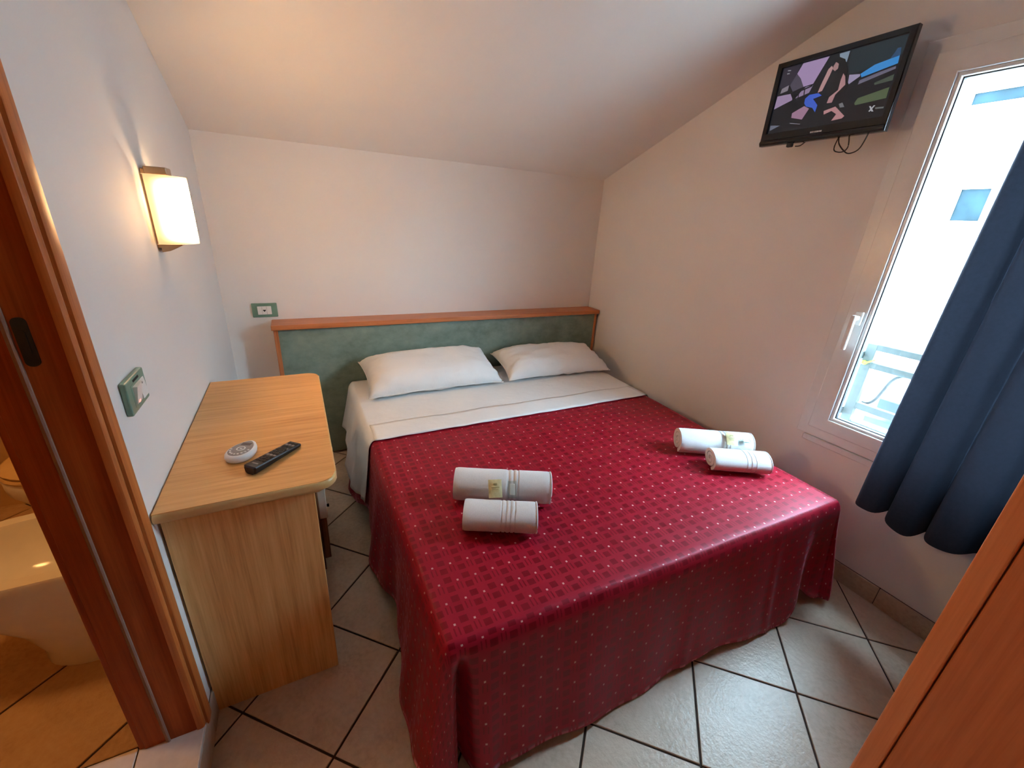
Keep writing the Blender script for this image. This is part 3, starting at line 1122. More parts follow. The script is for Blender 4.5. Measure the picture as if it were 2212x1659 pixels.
# ================================================================== TOWELS
def towel(label, cx, cy_, ang, length, ha, hb_, rib_at, turns=2.6):
    """rolled terry towel: a real spiral of cloth, with a band of woven ribs round it"""
    zb_ = ZT + bulge(cx, cy_) + 0.001
    o = thing('rolled_towel', label, 'towel', (cx, cy_, zb_), 'rolled towels on the red bedspread')
    n = int(turns * 30)
    prof = []
    th_ = 0.88 / turns / 2
    outer, inner = [], []
    for i in range(n + 1):
        t = i / n
        a = t * turns * 2 * PI + 0.4
        r = 0.16 + 0.84 * t
        outer.append((r * math.cos(a), r * math.sin(a)))
        ri = r - 0.84 / turns * 0.80
        ri = max(ri, 0.02)
        inner.append((ri * math.cos(a), ri * math.sin(a)))
    prof = outer + inner[::-1]
    ca, sa = math.cos(ang), math.sin(ang)

    def P(s, p, k):
        px, pz = p[0] * ha * k, p[1] * hb_ * k
        pz += hb_
        if pz < 0:
            pz = pz * 0.2
        pz = max(pz, 0.0)
        lx = s
        return (cx + ca * lx - sa * px, cy_ + sa * lx + ca * px, zb_ + pz)

    def rib(sn):
        k = 1.0 + 0.012 * mnoise.noise(Vector((sn * 9, cx * 5, 0)))
        for r0 in rib_at:
            if abs(sn - r0) < 0.010:
                k -= 0.035
        e = min(sn, 1 - sn)
        k -= 0.03 * (1 - sstep(0, 0.03, e))
        return k
    S = sorted(set([i / 34 for i in range(35)] + [r0 + d for r0 in rib_at for d in (-0.012, -0.008, 0.008, 0.012)] + [0.012, 0.988]))
    bm = NB()
    L = [[bm.verts.new(P((s - 0.5) * length, p, rib(s))) for p in prof] for s in S]
    m = len(prof)
    for A, B in zip(L, L[1:]):
        for k in range(m):
            bm.faces.new((A[k], A[(k + 1) % m], B[(k + 1) % m], B[k]))
    for A in (L[0], L[-1]):
        for k in range(n):
            bm.faces.new((A[k], A[k + 1], A[m - 2 - k], A[m - 1 - k]))
    obj('terry_roll', bm, 'towel', parent=o, smooth=True, angle=60)
    # stitched hem cord along one end
    e = S[-1]
    hem = [P((e - 0.5) * length + 0.001, q, rib(e)) for q in outer[-31:]]
    obj('hem', tube(NB(), hem, 0.0028, 6), 'towel', parent=o, smooth=True)
    return o


A1 = math.atan2(-0.153, 0.306)
towel('larger rolled white towel near the middle of the bed', 0.955, -1.526, A1, 0.345, 0.066, 0.062, (0.56, 0.61, 0.66))
towel('small rolled white towel in front of the larger one mid bed', 0.884, -1.660, A1, 0.238, 0.066, 0.049, (0.52, 0.58, 0.64, 0.70))
A2 = math.atan2(-0.107, 0.19)
towel('larger rolled white towel at the window edge of the bed', 2.005, -1.585, A2, 0.325, 0.064, 0.060, (0.56, 0.61, 0.66))
towel('small rolled white towel at the foot corner by the window', 1.990, -1.728, A2, 0.235, 0.066, 0.048, (0.56, 0.64, 0.72))


def sachet(label, c, ang, pitch, w, h, mats, name='soap_sachet', cat='sachet'):
    o = thing(name, label, cat, c, 'wrapped soaps on the towels')
    Mx = Matrix.Translation(c) @ Matrix.Rotation(ang, 4, 'Z') @ Matrix.Rotation(pitch, 4, 'X')
    bm = NB()
    N = 10
    for s in (1, -1):
        g = [[bm.verts.new(Mx @ Vector((w * (i / N - .5), h * (j / N - .5), s * 0.0042 * (max(0, 1 - (2.3 * i / N - 1.15) ** 2) * max(0, 1 - (2.3 * j / N - 1.15) ** 2)) ** .5 + 0.0003 * s + .0006 * math.sin(i * 2.1 + j * 1.7)))) for i in range(N + 1)] for j in range(N + 1)]
        for j in range(N):
            for i in range(N):
                bm.faces.new((g[j][i], g[j][i + 1], g[j + 1][i + 1], g[j + 1][i]))
    obj('wrapper', bm, mats[0], parent=o, smooth=True)
    if len(mats) > 1:
        bm = NB()
        for (a, b, c_, d) in ((-.30, .30, .02, .07), (-.24, .24, -.08, -.05), (-.26, .26, -.16, -.14), (-.14, .14, .16, .28)):
            q = [bm.verts.new(Mx @ Vector((w * x, h * y, 0.0053))) for x, y in ((a, c_), (b, c_), (b, d), (a, d))]
            bm.faces.new(q)
        obj('print', bm, mats[1], parent=o)
    else:
        bm = NB()
        box(bm, -w * .3, w * .3, -h * .34, h * .34, -0.003, 0.003, 0.002, 2)
        bmesh.ops.transform(bm, matrix=Mx, verts=bm.verts)
        obj('soap_bar', bm, 'white_plastic', parent=o)
    return o


P1 = math.radians(42)
sachet('flat beige paper sachet leaning on the towels mid bed', (0.892, -1.598, ZT + 0.108), A1 + 0.15, P1, 0.046, 0.062, ('sachet', 'sachet_print'))
sachet('small clear wrapped soap beside the beige sachet mid bed', (0.944, -1.623, ZT + 0.107), A1 + 0.05, P1, 0.030, 0.058, ('cellophane',), 'wrapped_soap', 'soap')
sachet('flat beige paper sachet on the towels by the window', (2.026, -1.658, ZT + 0.108), A2 - 0.10, math.radians(36), 0.046, 0.062, ('sachet', 'sachet_print'))
sachet('small clear wrapped soap on the towels by the window', (2.080, -1.690, ZT + 0.104), A2 - 0.05, math.radians(20), 0.046, 0.024, ('cellophane',), 'wrapped_soap', 'soap')

# ================================================================== DESK
dk = thing('desk', 'light oak laminate desk with rounded corners along the lamp wall', 'desk', (0.2, -1.15, 0))
X1, Y0, Y1 = 0.408, -1.603, -0.700


def corner_poly(x0, x1, y0, y1, r, n=7):
    pts = [(x0, y1), (x0, y0)]
    for i in range(n + 1):
        a = math.radians(-90 + 90 * i / n)
        pts.append((x1 - r + r * math.cos(a), y0 + r + r * math.sin(a)))
    for i in range(n + 1):
        a = math.radians(90 * i / n)
        pts.append((x1 - r + r * math.cos(a), y1 - r + r * math.sin(a)))
    return pts


bm = prism(NB(), corner_poly(0.004, X1 - 0.004, Y0 + 0.004, Y1 - 0.004, 0.045), 'z', 0.7235, 0.7510)
obj('desktop', bm, 'desk', parent=dk)
bm = prism(NB(), corner_poly(0.0035, X1, Y0, Y1, 0.049), 'z', 0.722, 0.7500, 0.009, 3)
obj('edging', bm, 'desk_edge', parent=dk, smooth=True, angle=40)
obj('end_panel', bx(0.006, 0.346, -1.572, -1.547, 0.0, 0.722, 0.001, 1), 'desk_v', parent=dk)
obj('back_rail', bx(0.012, 0.030, -1.547, -1.16, 0.42, 0.722), 'desk_v', parent=dk)

cb = thing('desk_cabinet', 'low brown cabinet with cream door under the far end of the desk', 'cabinet', (0.19, -0.93, 0))
obj('body', bx(0.012, 0.342, -1.150, -0.715, 0.030, 0.7215, 0.001, 1), 'cab_brown', parent=cb)
dr = obj('door', bx(0.3425, 0.372, -1.147, -0.718, 0.285, 0.700, 0.002, 1), 'cream', parent=cb)
obj('knob', tube(NB(), [(0.372, -1.10, 0.47), (0.384, -1.10, 0.47), (0.386, -1.10, 0.47)], [0.005, 0.007, 0.005], 10), 'rubber', parent=dr, smooth=True)
dr = obj('drawer', bx(0.3425, 0.366, -1.147, -0.718, 0.085, 0.280, 0.002, 1), 'cab_brown', parent=cb)
obj('knob', tube(NB(), [(0.366, -0.93, 0.19), (0.380, -0.93, 0.19), (0.382, -0.93, 0.19)], [0.005, 0.008, 0.006], 10), 'rubber', parent=dr, smooth=True)
for fx_, fy_ in ((0.05, -1.11), (0.30, -1.11), (0.05, -0.75), (0.30, -0.75)):
    obj('foot', tube(NB(), [(fx_, fy_, 0), (fx_, fy_, 0.031)], 0.018, 10), 'rubber', parent=cb)
tag(obj('power_cable', tube(NB(), smooth_path([(0.352, -0.700, 0.42), (0.398, -0.690, 0.40), (0.420, -0.688, 0.37), (0.428, -0.690, 0.335), (0.412, -0.692, 0.31), (0.372, -0.695, 0.30), (0.330, -0.700, 0.24), (0.300, -0.690, 0.05), (0.29, -0.60, 0.004)], 6), 0.0022, 6), 'white_plastic', origin=(0.35, -0.7, 0), smooth=True), 'thin white cable looping out behind the desk', 'cable')

# ---- television remote
rm = thing('tv_remote', 'long black remote control lying on the desk', 'remote', (0.253, -1.434, 0.751))
ra = math.atan2(0.119, 0.114)
Mr = Matrix.Translation((0.253, -1.434, 0.751)) @ Matrix.Rotation(ra, 4, 'Z')


def tr(bm, Mx):
    bmesh.ops.transform(bm, matrix=Mx, verts=bm.verts)
    return bm


bm = NB()
secs = []
for s in (-0.084, -0.080, -0.05, 0.0, 0.05, 0.080, 0.083):
    e = 0.021 if abs(s) < 0.082 else 0.017
    hgt = 0.019 + 0.005 * (-s / 0.08)
    hgt = hgt if abs(s) < 0.0825 else hgt - 0.004
    secs.append([(s, -e, hgt - .003), (s, -e * .9, hgt), (s, e * .9, hgt), (s, e, hgt - .003), (s, e * .86, 0.004), (s, e * .5, 0.0), (s, -e * .5, 0.0), (s, -e * .86, 0.004)])
loft(bm, secs, True, True)
obj('case', tr(bm, Mr), 'black', parent=rm, smooth=True, angle=35)
for r_ in range(11):
    s = -0.045 + r_ * 0.0115
    hz = 0.019 + 0.005 * (-s / 0.08)
    for c_ in (-1, 0, 1):
        if r_ in (6,) and c_ == 0:
            continue
        bm = NB()
        box(bm, s - 0.0035, s + 0.0035, c_ * 0.0115 - 0.0042, c_ * 0.0115 + 0.0042, hz - 0.001, hz + 0.0016, 0.0008, 1)
        obj('button', tr(bm, Mr), 'grey_plastic' if r_ in (3, 7, 9) else 'rubber', parent=rm)
bm = NB()
box(bm, -0.066, -0.061, -0.010, 0.010, 0.0228, 0.0237)
obj('maker_mark', tr(bm, Mr), 'grey_plastic', parent=rm)
bm = NB()
prism(bm, [(0.030 + 0.013 * math.cos(2 * PI * k / 18), 0.013 * math.sin(2 * PI * k / 18)) for k in range(18)], 'z', 0.0165, 0.0185)
obj('direction_ring', tr(bm, Mr), 'gloss_black', parent=rm)

# ---- air-conditioning remote: teardrop
ar = thing('air_conditioner_remote', 'white teardrop remote with grey face lying on the desk', 'remote', (0.170, -1.375, 0.751))
Ma = Matrix.Translation((0.170, -1.378, 0.751)) @ Matrix.Rotation(math.radians(63), 4, 'Z')


def tear(k, n=28):
    pts = []
    for i in range(n):
        a = 2 * PI * i / n
        x = 0.054 * math.cos(a)
        ww = 0.036 * (1 - 0.18 * math.cos(a)) * (1 - 0.22 * max(0, math.cos(a)) ** 3)
        pts.append((x * k, ww * math.sin(a) * k))
    return pts


bm = NB()
loft(bm, [[(x, y, z) for x, y in tear(k)] for k, z in ((0.86, 0.0), (0.97, 0.005), (1.0, 0.012), (0.97, 0.019), (0.90, 0.0225), (0.84, 0.0235))], True, True)
obj('case', tr(bm, Ma), 'white_plastic', parent=ar, smooth=True, angle=50)
bm = NB()
loft(bm, [[(x, y, z) for x, y in tear(k)] for k, z in ((0.80, 0.0232), (0.79, 0.0242))], True, True)
obj('face_plate', tr(bm, Ma), 'grey_plastic', parent=ar)
bm = NB()
box(bm, 0.016, 0.030, -0.0135, 0.0135, 0.0240, 0.0246)
obj('display', tr(bm, Ma), plain('lcd_grey', srgb(104, 96, 98), 0.25), parent=ar)
for k in range(9):
    a = math.radians(100 + 160 * k / 8)
    bm = NB()
    cx_, cy2 = -0.004 + 0.031 * math.cos(a), 0.025 * math.sin(a)
    tube(bm, [(cx_, cy2, 0.0240), (cx_, cy2, 0.0253)], 0.0030, 8)
    obj('button', tr(bm, Ma), 'white_plastic', parent=ar)
bm = NB()
rr = [[(-0.004 + r0 * math.cos(2 * PI * k / 20), r0 * math.sin(2 * PI * k / 20), z) for k in range(20)] for r0, z in ((0.012, 0.0240), (0.012, 0.0252), (0.009, 0.0252), (0.009, 0.0240))]
loft(bm, rr)
obj('dial_ring', tr(bm, Ma), 'white_plastic', parent=ar)
bm = NB()
box(bm, -0.0065, -0.0015, -0.003, 0.003, 0.0240, 0.0250)
obj('button', tr(bm, Ma), 'white_plastic', parent=ar)

# ================================================================== WALL FITTINGS
# socket over the headboard
so = thing('wall_socket', 'sage green socket plate with white insert above the headboard', 'socket', (0.190, 0, 0.90))
obj('plate', prism(NB(), rrect(0.128, 0.251, 0.861, 0.939, 0.004, 3), 'y', -0.010, -0.0005, 0.003, 2), 'green_plate', parent=so)
ins = obj('insert', bx(0.155, 0.222, -0.0125, -0.009, 0.877, 0.922, 0.001, 1), 'white_plastic', parent=so)
for k in range(2):
    obj('module_joint', bx(0.1765 + 0.0225 * k, 0.1775 + 0.0225 * k, -0.0128, -0.0122, 0.878, 0.921), 'grey_plastic', parent=ins)
bm = NB()
for px_, pz_ in ((0.1845, 0.9005), (0.1915, 0.9005), (0.188, 0.8965)):
    tube(bm, [(px_, -0.0130, pz_), (px_, -0.0120, pz_)], 0.0036, 12)
obj('holes', bm, 'rubber', parent=ins)

# light switch beside the doorway
sw = thing('light_switch', 'sage green switch plate with white rockers beside the doorway', 'switch', (0, -1.49, 1.02))
obj('plate', prism(NB(), rrect(-1.554, -1.427, 0.983, 1.060, 0.004, 3), 'x', 0.0005, 0.013, 0.003, 2), 'green_plate', parent=sw)
obj('surround', bx(0.0125, 0.0135, -1.528, -1.436, 0.994, 1.046), 'green_plate', parent=sw)
r1 = obj('rocker', prism(NB(), [(0.0125, 0.999), (0.0150, 0.999), (0.0225, 1.041), (0.0125, 1.041)], 'y', -1.520, -1.4855), 'white_plastic', parent=sw)
obj('indicator', bx(0.0150, 0.0162, -1.510, -1.500, 1.000, 1.008), 'red_lamp', parent=r1)
r2 = obj('rocker', prism(NB(), [(0.0125, 0.999), (0.0185, 0.999), (0.0150, 1.041), (0.0125, 1.041)], 'y', -1.484, -1.4445), 'white_plastic', parent=sw)
obj('symbol', bx(0.0155, 0.0164, -1.466, -1.462, 1.030, 1.034), 'rubber', parent=r2)
obj('release_slot', bx(0.0132, 0.0140, -1.508, -1.470, 1.0485, 1.0535), 'rubber', parent=sw)

# sconce
SY, SZ0, SZ1 = -0.945, 1.312, 1.503
sc = thing('wall_lamp', 'lit half round wall lamp with opal glass shade and metal brackets', 'lamp', (0, SY, 1.4))
obj('back_plate', bx(0.0005, 0.012, SY - 0.038, SY + 0.038, SZ0 - 0.014, SZ1 + 0.016, 0.002, 1), 'steel', parent=sc)
RA, RD = 0.086, 0.090


def arc(k, n=24):
    return [(0.012 + RD * k * math.sin(PI * i / n), SY - RA * k * math.cos(PI * i / n)) for i in range(n + 1)]


bm = NB()
inn, outr = arc(0.955), arc(1.0)
prof = outr + inn[::-1]
loft(bm, [[(x, y, z) for x, y in prof] for z in (SZ0, SZ0 + 0.06, SZ0 + 0.125, SZ1)], True, True)
obj('shade', bm, 'shade', parent=sc, smooth=True, angle=40)
# top bracket: box lying on the shade rim; bottom one: wedge
obj('bracket', bx(0.010, 0.064, SY - 0.040, SY + 0.020, SZ1 + 0.001, SZ1 + 0.022, 0.002, 1), 'steel', parent=sc)
obj('bracket', prism(NB(), [(0.010, SZ0 - 0.026), (0.030, SZ0 - 0.022), (0.064, SZ0 - 0.004), (0.064, SZ0 - 0.001), (0.010, SZ0 - 0.001)], 'y', SY - 0.040, SY + 0.020), 'steel', parent=sc)
obj('strap', bx(0.012, 0.016, SY - 0.092, SY - 0.088, SZ0 + 0.002, SZ1 - 0.002), 'steel', parent=sc)
bm = NB()
bmesh.ops.create_uvsphere(bm, u_segments=16, v_segments=10, radius=0.016, matrix=Matrix.Translation((0.050, SY + .005, 1.405)) @ Matrix.Diagonal((1, 1, 1.6, 1)))
obj('bulb', bm, 'bulb', parent=sc, smooth=True)
ld = bpy.data.lights.new('lamp_glow', 'POINT')
ld.energy = LAMP
ld.color = (1.0, 0.64, 0.32)
ld.shadow_soft_size = 0.018
lo = bpy.data.objects.new('lamp_glow', ld)
COL.objects.link(lo)
lo.parent = sc
lo.location = (0.050, 0.005, 0.037)

# ================================================================== TELEVISION
TX = W - 0.120
tv = thing('television', 'small black flat television switched on high on the window wall', 'television', (W - 0.06, -1.487, 1.8))
OY0, OY1, OZ0, OZ1 = -1.724, -1.250, 1.808, 2.116
SY0, SY1, SZ_0, SZ_1 = -1.702, -1.271, 1.856, 2.097
bm = ring(NB(), OY0, OY1, OZ0, OZ1, SY0, SY1, SZ_0, SZ_1, TX - 0.004, TX + 0.018, 0.003)
bz = obj('bezel', bm, 'gloss_black', parent=tv)
obj('chin', tube(NB(), [(TX - 0.001, OY0 + 0.004, OZ0 + 0.012), (TX - 0.001, OY1 - 0.004, OZ0 + 0.012)], 0.011, 14), 'gloss_black', parent=bz, smooth=True, angle=40)
obj('back_shell', bx(TX + 0.012, TX + 0.055, OY0 + 0.03, OY1 - 0.03, OZ0 + 0.02, OZ1 - 0.03, 0.012, 2), 'black', parent=tv)
bm = NB()
for i in range(7):
    a = -1.4635 - i * 0.0064
    box(bm, TX - 0.0052, TX - 0.0038, a - 0.0048, a, 1.8345, 1.8400)
obj('maker_mark', bm, 'pale_print', parent=bz)
obj('sensor', bx(TX - 0.006, TX + 0.010, -1.400, -1.376, 1.793, 1.810, 0.004, 2), 'black', parent=tv)
arm = obj('wall_arm', bx(TX + 0.05, W - 0.012, -1.51, -1.46, 1.93, 1.98, 0.003, 1), 'black', parent=tv)
obj('wall_plate', bx(W - 0.012, W - 0.0005, -1.54, -1.43, 1.88, 2.03, 0.002, 1), 'black', parent=arm)
for pts in ([(-1.565, 1.812), (-1.556, 1.779), (-1.564, 1.763), (-1.594, 1.758), (-1.611, 1.773), (-1.603, 1.815)],
            [(-1.565, 1.812), (-1.571, 1.787), (-1.597, 1.760), (-1.621, 1.750), (-1.653, 1.763), (-1.669, 1.815)],
            [(-1.400, 1.798), (-1.418, 1.799), (-1.437, 1.812)]):
    obj('cable', tube(NB(), smooth_path([(TX + 0.02 + 0.006 * math.sin(i), y_, z_) for i, (y_, z_) in enumerate(pts)], 6), 0.0022, 6), 'rubber', parent=tv, smooth=True)

# picture on the screen: flat shapes of light
PIC = [
 ('night', (0.0065, 0.0075, 0.011), [(SY1, SZ_1), (SY0, SZ_1), (SY0, SZ_0), (SY1, SZ_0)]),
 ('wallA', (0.022, 0.020, 0.032), [(-1.275, 2.094), (-1.345, 2.094), (-1.338, 2.063), (-1.320, 2.027), (-1.288, 2.021), (-1.274, 2.030)]),
 ('teal', (0.012, 0.022, 0.028), [(-1.530, 2.094), (-1.700, 2.094), (-1.700, 2.040), (-1.62, 2.020), (-1.545, 2.015), (-1.53, 2.055)]),
 ('lilac', (0.27, 0.19, 0.33), [(-1.354, 2.095), (-1.453, 2.094), (-1.436, 2.056), (-1.417, 2.013), (-1.380, 2.010), (-1.359, 2.043), (-1.339, 2.063)]),
 ('grey_roof', (0.055, 0.048, 0.070), [(-1.339, 2.063), (-1.359, 2.043), (-1.380, 2.010), (-1.339, 2.001), (-1.320, 2.027)]),
 ('pale', (0.17, 0.15, 0.18), [(-1.288, 2.021), (-1.316, 2.029), (-1.316, 2.009), (-1.285, 2.004)]),
 ('lilac', (0.25, 0.18, 0.29), [(-1.276, 1.996), (-1.332, 1.995), (-1.348, 1.971), (-1.274, 1.949)]),
 ('lilac', (0.20, 0.15, 0.24), [(-1.391, 2.008), (-1.418, 2.008), (-1.410, 1.984), (-1.377, 1.977), (-1.358, 1.974), (-1.377, 1.997)]),
 ('rail', (0.008, 0.008, 0.012), [(-1.334, 1.993), (-1.415, 2.009), (-1.417, 2.004), (-1.337, 1.988)]),
 ('rail', (0.008, 0.008, 0.012), [(-1.342, 1.993), (-1.346, 1.993), (-1.350, 1.970), (-1.346, 1.970)]),
 ('rail', (0.008, 0.008, 0.012), [(-1.364, 1.998), (-1.368, 1.998), (-1.371, 1.974), (-1.367, 1.974)]),
 ('rail', (0.008, 0.008, 0.012), [(-1.386, 2.002), (-1.390, 2.002), (-1.393, 1.980), (-1.389, 1.980)]),
 ('sky', (0.030, 0.19, 0.48), [(-1.584, 2.008), (-1.623, 2.027), (-1.693, 2.037), (-1.695, 2.014), (-1.591, 1.996)]),
 ('sky', (0.020, 0.055, 0.12), [(-1.680, 2.061), (-1.690, 2.060), (-1.694, 2.038), (-1.666, 2.033)]),
 ('grey', (0.10, 0.095, 0.14), [(-1.587, 1.988), (-1.645, 2.000), (-1.692, 2.007), (-1.694, 1.999), (-1.586, 1.975)]),
 ('olive', (0.045, 0.060, 0.045), [(-1.639, 1.969), (-1.695, 1.983), (-1.696, 1.965), (-1.643, 1.962)]),
 ('green', (0.060, 0.085, 0.045), [(-1.593, 1.915), (-1.600, 1.930), (-1.693, 1.946), (-1.694, 1.913), (-1.598, 1.908)]),
 ('pale', (0.16, 0.21, 0.27), [(-1.489, 2.093), (-1.524, 2.093), (-1.523, 2.058), (-1.509, 2.072), (-1.494, 2.078)]),
 ('lilac', (0.24, 0.21, 0.32), [(-1.546, 2.014), (-1.583, 2.008), (-1.585, 2.001), (-1.554, 1.983), (-1.549, 1.989)]),
 ('hair', (0.006, 0.005, 0.006), [(-1.472, 2.078), (-1.494, 2.081), (-1.515, 2.070), (-1.534, 2.033), (-1.540, 1.985), (-1.522, 2.018), (-1.494, 2.036), (-1.495, 2.059)]),
 ('top', (0.009, 0.008, 0.010), [(-1.485, 2.036), (-1.526, 2.024), (-1.551, 1.979), (-1.547, 1.966), (-1.517, 1.955), (-1.482, 1.955), (-1.474, 2.001)]),
 ('skin', (0.26, 0.15, 0.15), [(-1.479, 2.057), (-1.484, 2.068), (-1.496, 2.060), (-1.498, 2.044), (-1.489, 2.038), (-1.479, 2.046)]),
 ('skin', (0.33, 0.19, 0.19), [(-1.462, 2.050), (-1.472, 2.059), (-1.479, 2.051), (-1.474, 2.027), (-1.461, 1.980), (-1.445, 1.977), (-1.450, 2.003)]),
 ('skin', (0.30, 0.16, 0.17), [(-1.523, 2.024), (-1.533, 2.011), (-1.542, 1.984), (-1.516, 1.958), (-1.511, 1.932), (-1.492, 1.933), (-1.495, 1.953), (-1.521, 1.971), (-1.520, 2.002)]),
 ('blue', (0.035, 0.085, 0.42), [(-1.401, 1.965), (-1.415, 1.976), (-1.449, 1.975), (-1.465, 1.964), (-1.434, 1.958), (-1.458, 1.933), (-1.456, 1.909), (-1.440, 1.927), (-1.413, 1.936), (-1.402, 1.949)]),
 ('pink', (0.25, 0.14, 0.21), [(-1.361, 1.921), (-1.405, 1.939), (-1.428, 1.926), (-1.410, 1.891), (-1.363, 1.904)]),
 ('skin', (0.34, 0.17, 0.18), [(-1.489, 1.908), (-1.529, 1.916), (-1.572, 1.878), (-1.565, 1.871), (-1.528, 1.869), (-1.540, 1.889), (-1.519, 1.903), (-1.493, 1.895)]),
 ('pale', (0.12, 0.12, 0.13), [(-1.538, 1.923), (-1.551, 1.925), (-1.562, 1.909), (-1.547, 1.909)]),
 ('pale', (0.10, 0.11, 0.15), [(-1.277, 1.888), (-1.321, 1.882), (-1.279, 1.868)]),
 ('pale', (0.15, 0.14, 0.17), [(-1.362, 1.886), (-1.408, 1.876), (-1.407, 1.874), (-1.363, 1.883)]),
 ('pale', (0.30, 0.30, 0.32), [(-1.647, 1.897), (-1.653, 1.896), (-1.667, 1.877), (-1.660, 1.878)]),
 ('pale', (0.30, 0.30, 0.32), [(-1.662, 1.897), (-1.667, 1.896), (-1.655, 1.878), (-1.650, 1.880)]),
 ('pale', (0.10, 0.11, 0.11), [(-1.669, 1.889), (-1.696, 1.887), (-1.696, 1.882), (-1.670, 1.884)]),
 ('pale', (0.18, 0.18, 0.20), [(-1.295, 2.085), (-1.309, 2.083), (-1.309, 2.079), (-1.296, 2.081)]),
 ('pale', (0.18, 0.18, 0.20), [(-1.295, 2.074), (-1.306, 2.073), (-1.307, 2.069), (-1.296, 2.070)]),
]
bm = NB()
mats = []
for i, (nm, c, pts) in enumerate(PIC):
    x = TX + 0.0035 - 0.00005 * i
    pts = [(min(max(p[0], SY0), SY1), min(max(p[1], SZ_0), SZ_1)) for p in pts]
    f = bm.faces.new([bm.verts.new((x, p[0], p[1])) for p in pts])
    f.material_index = i
    k = NT('screen_' + nm)
    k.b.inputs['Base Color'].default_value = (0.004, 0.004, 0.005, 1)
    k.b.inputs['Roughness'].default_value = 0.25
    k.b.inputs['Emission Color'].default_value = c + (1,)
    k.b.inputs['Emission Strength'].default_value = 0.48
    k.m.cycles.emission_sampling = 'NONE'
    mats.append(k.m)
for f in bm.faces:
    f.normal_update()
    if f.normal.x > 0:
        f.normal_flip()
me = bpy.data.meshes.new('screen')
bmesh.ops.translate(bm, verts=bm.verts, vec=-Vector(tv.location))
bm.to_mesh(me)
bm.free()
for m_ in mats:
    me.materials.append(m_)
scr = bpy.data.objects.new('screen', me)
COL.objects.link(scr)
scr.parent = tv
scr['label'] = 'lit screen showing a seated person in dark clothes outdoors'

# ================================================================== CURTAIN
cu = thing('curtain', 'long navy blue curtain hanging in folds over the window', 'curtain', (W - 0.10, -2.45, 0.45))
bm = NB()
NYc, NZc = 150, 40
ztop_c, YC0, YC1 = 2.36, -2.072, -2.93
rows = []
for j in range(NZc + 1):
    v = j / NZc
    row = []
    for i in range(NYc + 1):
        u = i / NYc
        yb_ = YC0 + (YC1 - YC0) * u
        hem = 0.452 + 0.012 * math.sin(u * 21 + 0.6) - 0.008 * math.sin(u * 47)
        z = ztop_c + (hem - ztop_c) * v
        amp = 0.026 + 0.014 * v
        ph = u * 2 * PI * 7.4 + 0.55 * math.sin(v * 2.2) + 0.9 * math.sin(u * 9)
        xx = W - 0.105 + amp * math.sin(ph + 2.2) + 0.010 * math.sin(ph * 2 + 1 + v * 2) - 0.015 * v
        yy = yb_ - 0.020 * (1 - v) * (1 - u) - 0.015 * math.cos(ph + 2.2) * (0.6 + 0.4 * v)
        row.append(bm.verts.new((xx, yy, z)))
    rows.append(row)
for A, B in zip(rows, rows[1:]):
    for i in range(NYc):
        bm.faces.new((A[i], A[i + 1], B[i + 1], B[i]))
obj('cloth', bm, 'curtain', parent=cu, smooth=True)
rod = thing('curtain_rod', 'white curtain rod mounted above the window', 'curtain rod', (W - 0.1, -2.4, 2.37))
obj('pole', tube(NB(), [(W - 0.10, -1.62, 2.378), (W - 0.10, -2.98, 2.378)], 0.010, 12), 'tin', parent=rod, smooth=True, angle=40)
for yy in (-1.66, -2.94):
    obj('bracket', bx(W - 0.108, W - 0.0005, yy - 0.008, yy + 0.008, 2.358, 2.368, 0.001, 1), 'tin', parent=rod)

# ================================================================== WARDROBE beside the camera
wr = thing('wardrobe', 'tall orange brown wooden wardrobe in the right foreground', 'wardrobe', (1.8, -2.95, 0))
WX, WYE = 1.50, -2.5135
obj('carcass', bx(WX + 0.022, 2.06, -3.385, WYE - 0.001, 0.06, 2.15, 0.002, 1), 'wardrobe', parent=wr)
obj('plinth', bx(WX + 0.05, 2.04, -3.37, WYE - 0.02, 0.0, 0.06), 'wardrobe', parent=wr)
obj('edge_stile', bx(WX, WX + 0.022, WYE - 0.0405, WYE, 0.0, 2.15, 0.004, 2), 'wardrobe_edge', parent=wr)
dd = obj('door', bx(WX + 0.002, WX + 0.021, -2.955, WYE - 0.0435, 0.065, 2.145, 0.002, 1), 'wardrobe', parent=wr)
obj('knob', tube(NB(), [(WX + 0.002, -2.92, 1.05), (WX - 0.018, -2.92, 1.05), (WX - 0.022, -2.92, 1.05)], [0.007, 0.013, 0.009], 12), 'steel', parent=dd, smooth=True)
dd = obj('door', bx(WX + 0.002, WX + 0.021, -3.380, -2.958, 0.065, 2.145, 0.002, 1), 'wardrobe', parent=wr)
obj('knob', tube(NB(), [(WX + 0.002, -2.99, 1.05), (WX - 0.018, -2.99, 1.05), (WX - 0.022, -2.99, 1.05)], [0.007, 0.013, 0.009], 12), 'steel', parent=dd, smooth=True)


# ---- unseen wooden entrance door, added to cut light bounced from behind the camera
d2 = bpy.data.objects.new('added_door_2', None)
COL.objects.link(d2)
d2.location = (0.6, YF, 0)
tag(d2, 'brown wooden entrance door added unseen behind the camera to darken that end', None, kind='structure')
obj('leaf', bx(0.16, 1.02, YF + 0.001, YF + 0.035, 0.006, 2.10, 0.003, 1), 'wardrobe', parent=d2)
for a_, b_, c_, e_ in ((0.08, 0.155, 0, 2.18), (1.025, 1.10, 0, 2.18), (0.155, 1.025, 2.105, 2.18)):
    obj('casing', bx(a_, b_, YF + 0.001, YF + 0.02, c_, e_, 0.003, 1), 'door', parent=d2)
obj('handle', tube(NB(), smooth_path([(0.94, YF + 0.034, 1.02), (0.94, YF + 0.075, 1.02), (0.90, YF + 0.085, 1.02), (0.82, YF + 0.085, 1.02)], 5), 0.009, 10), 'steel', parent=d2, smooth=True)

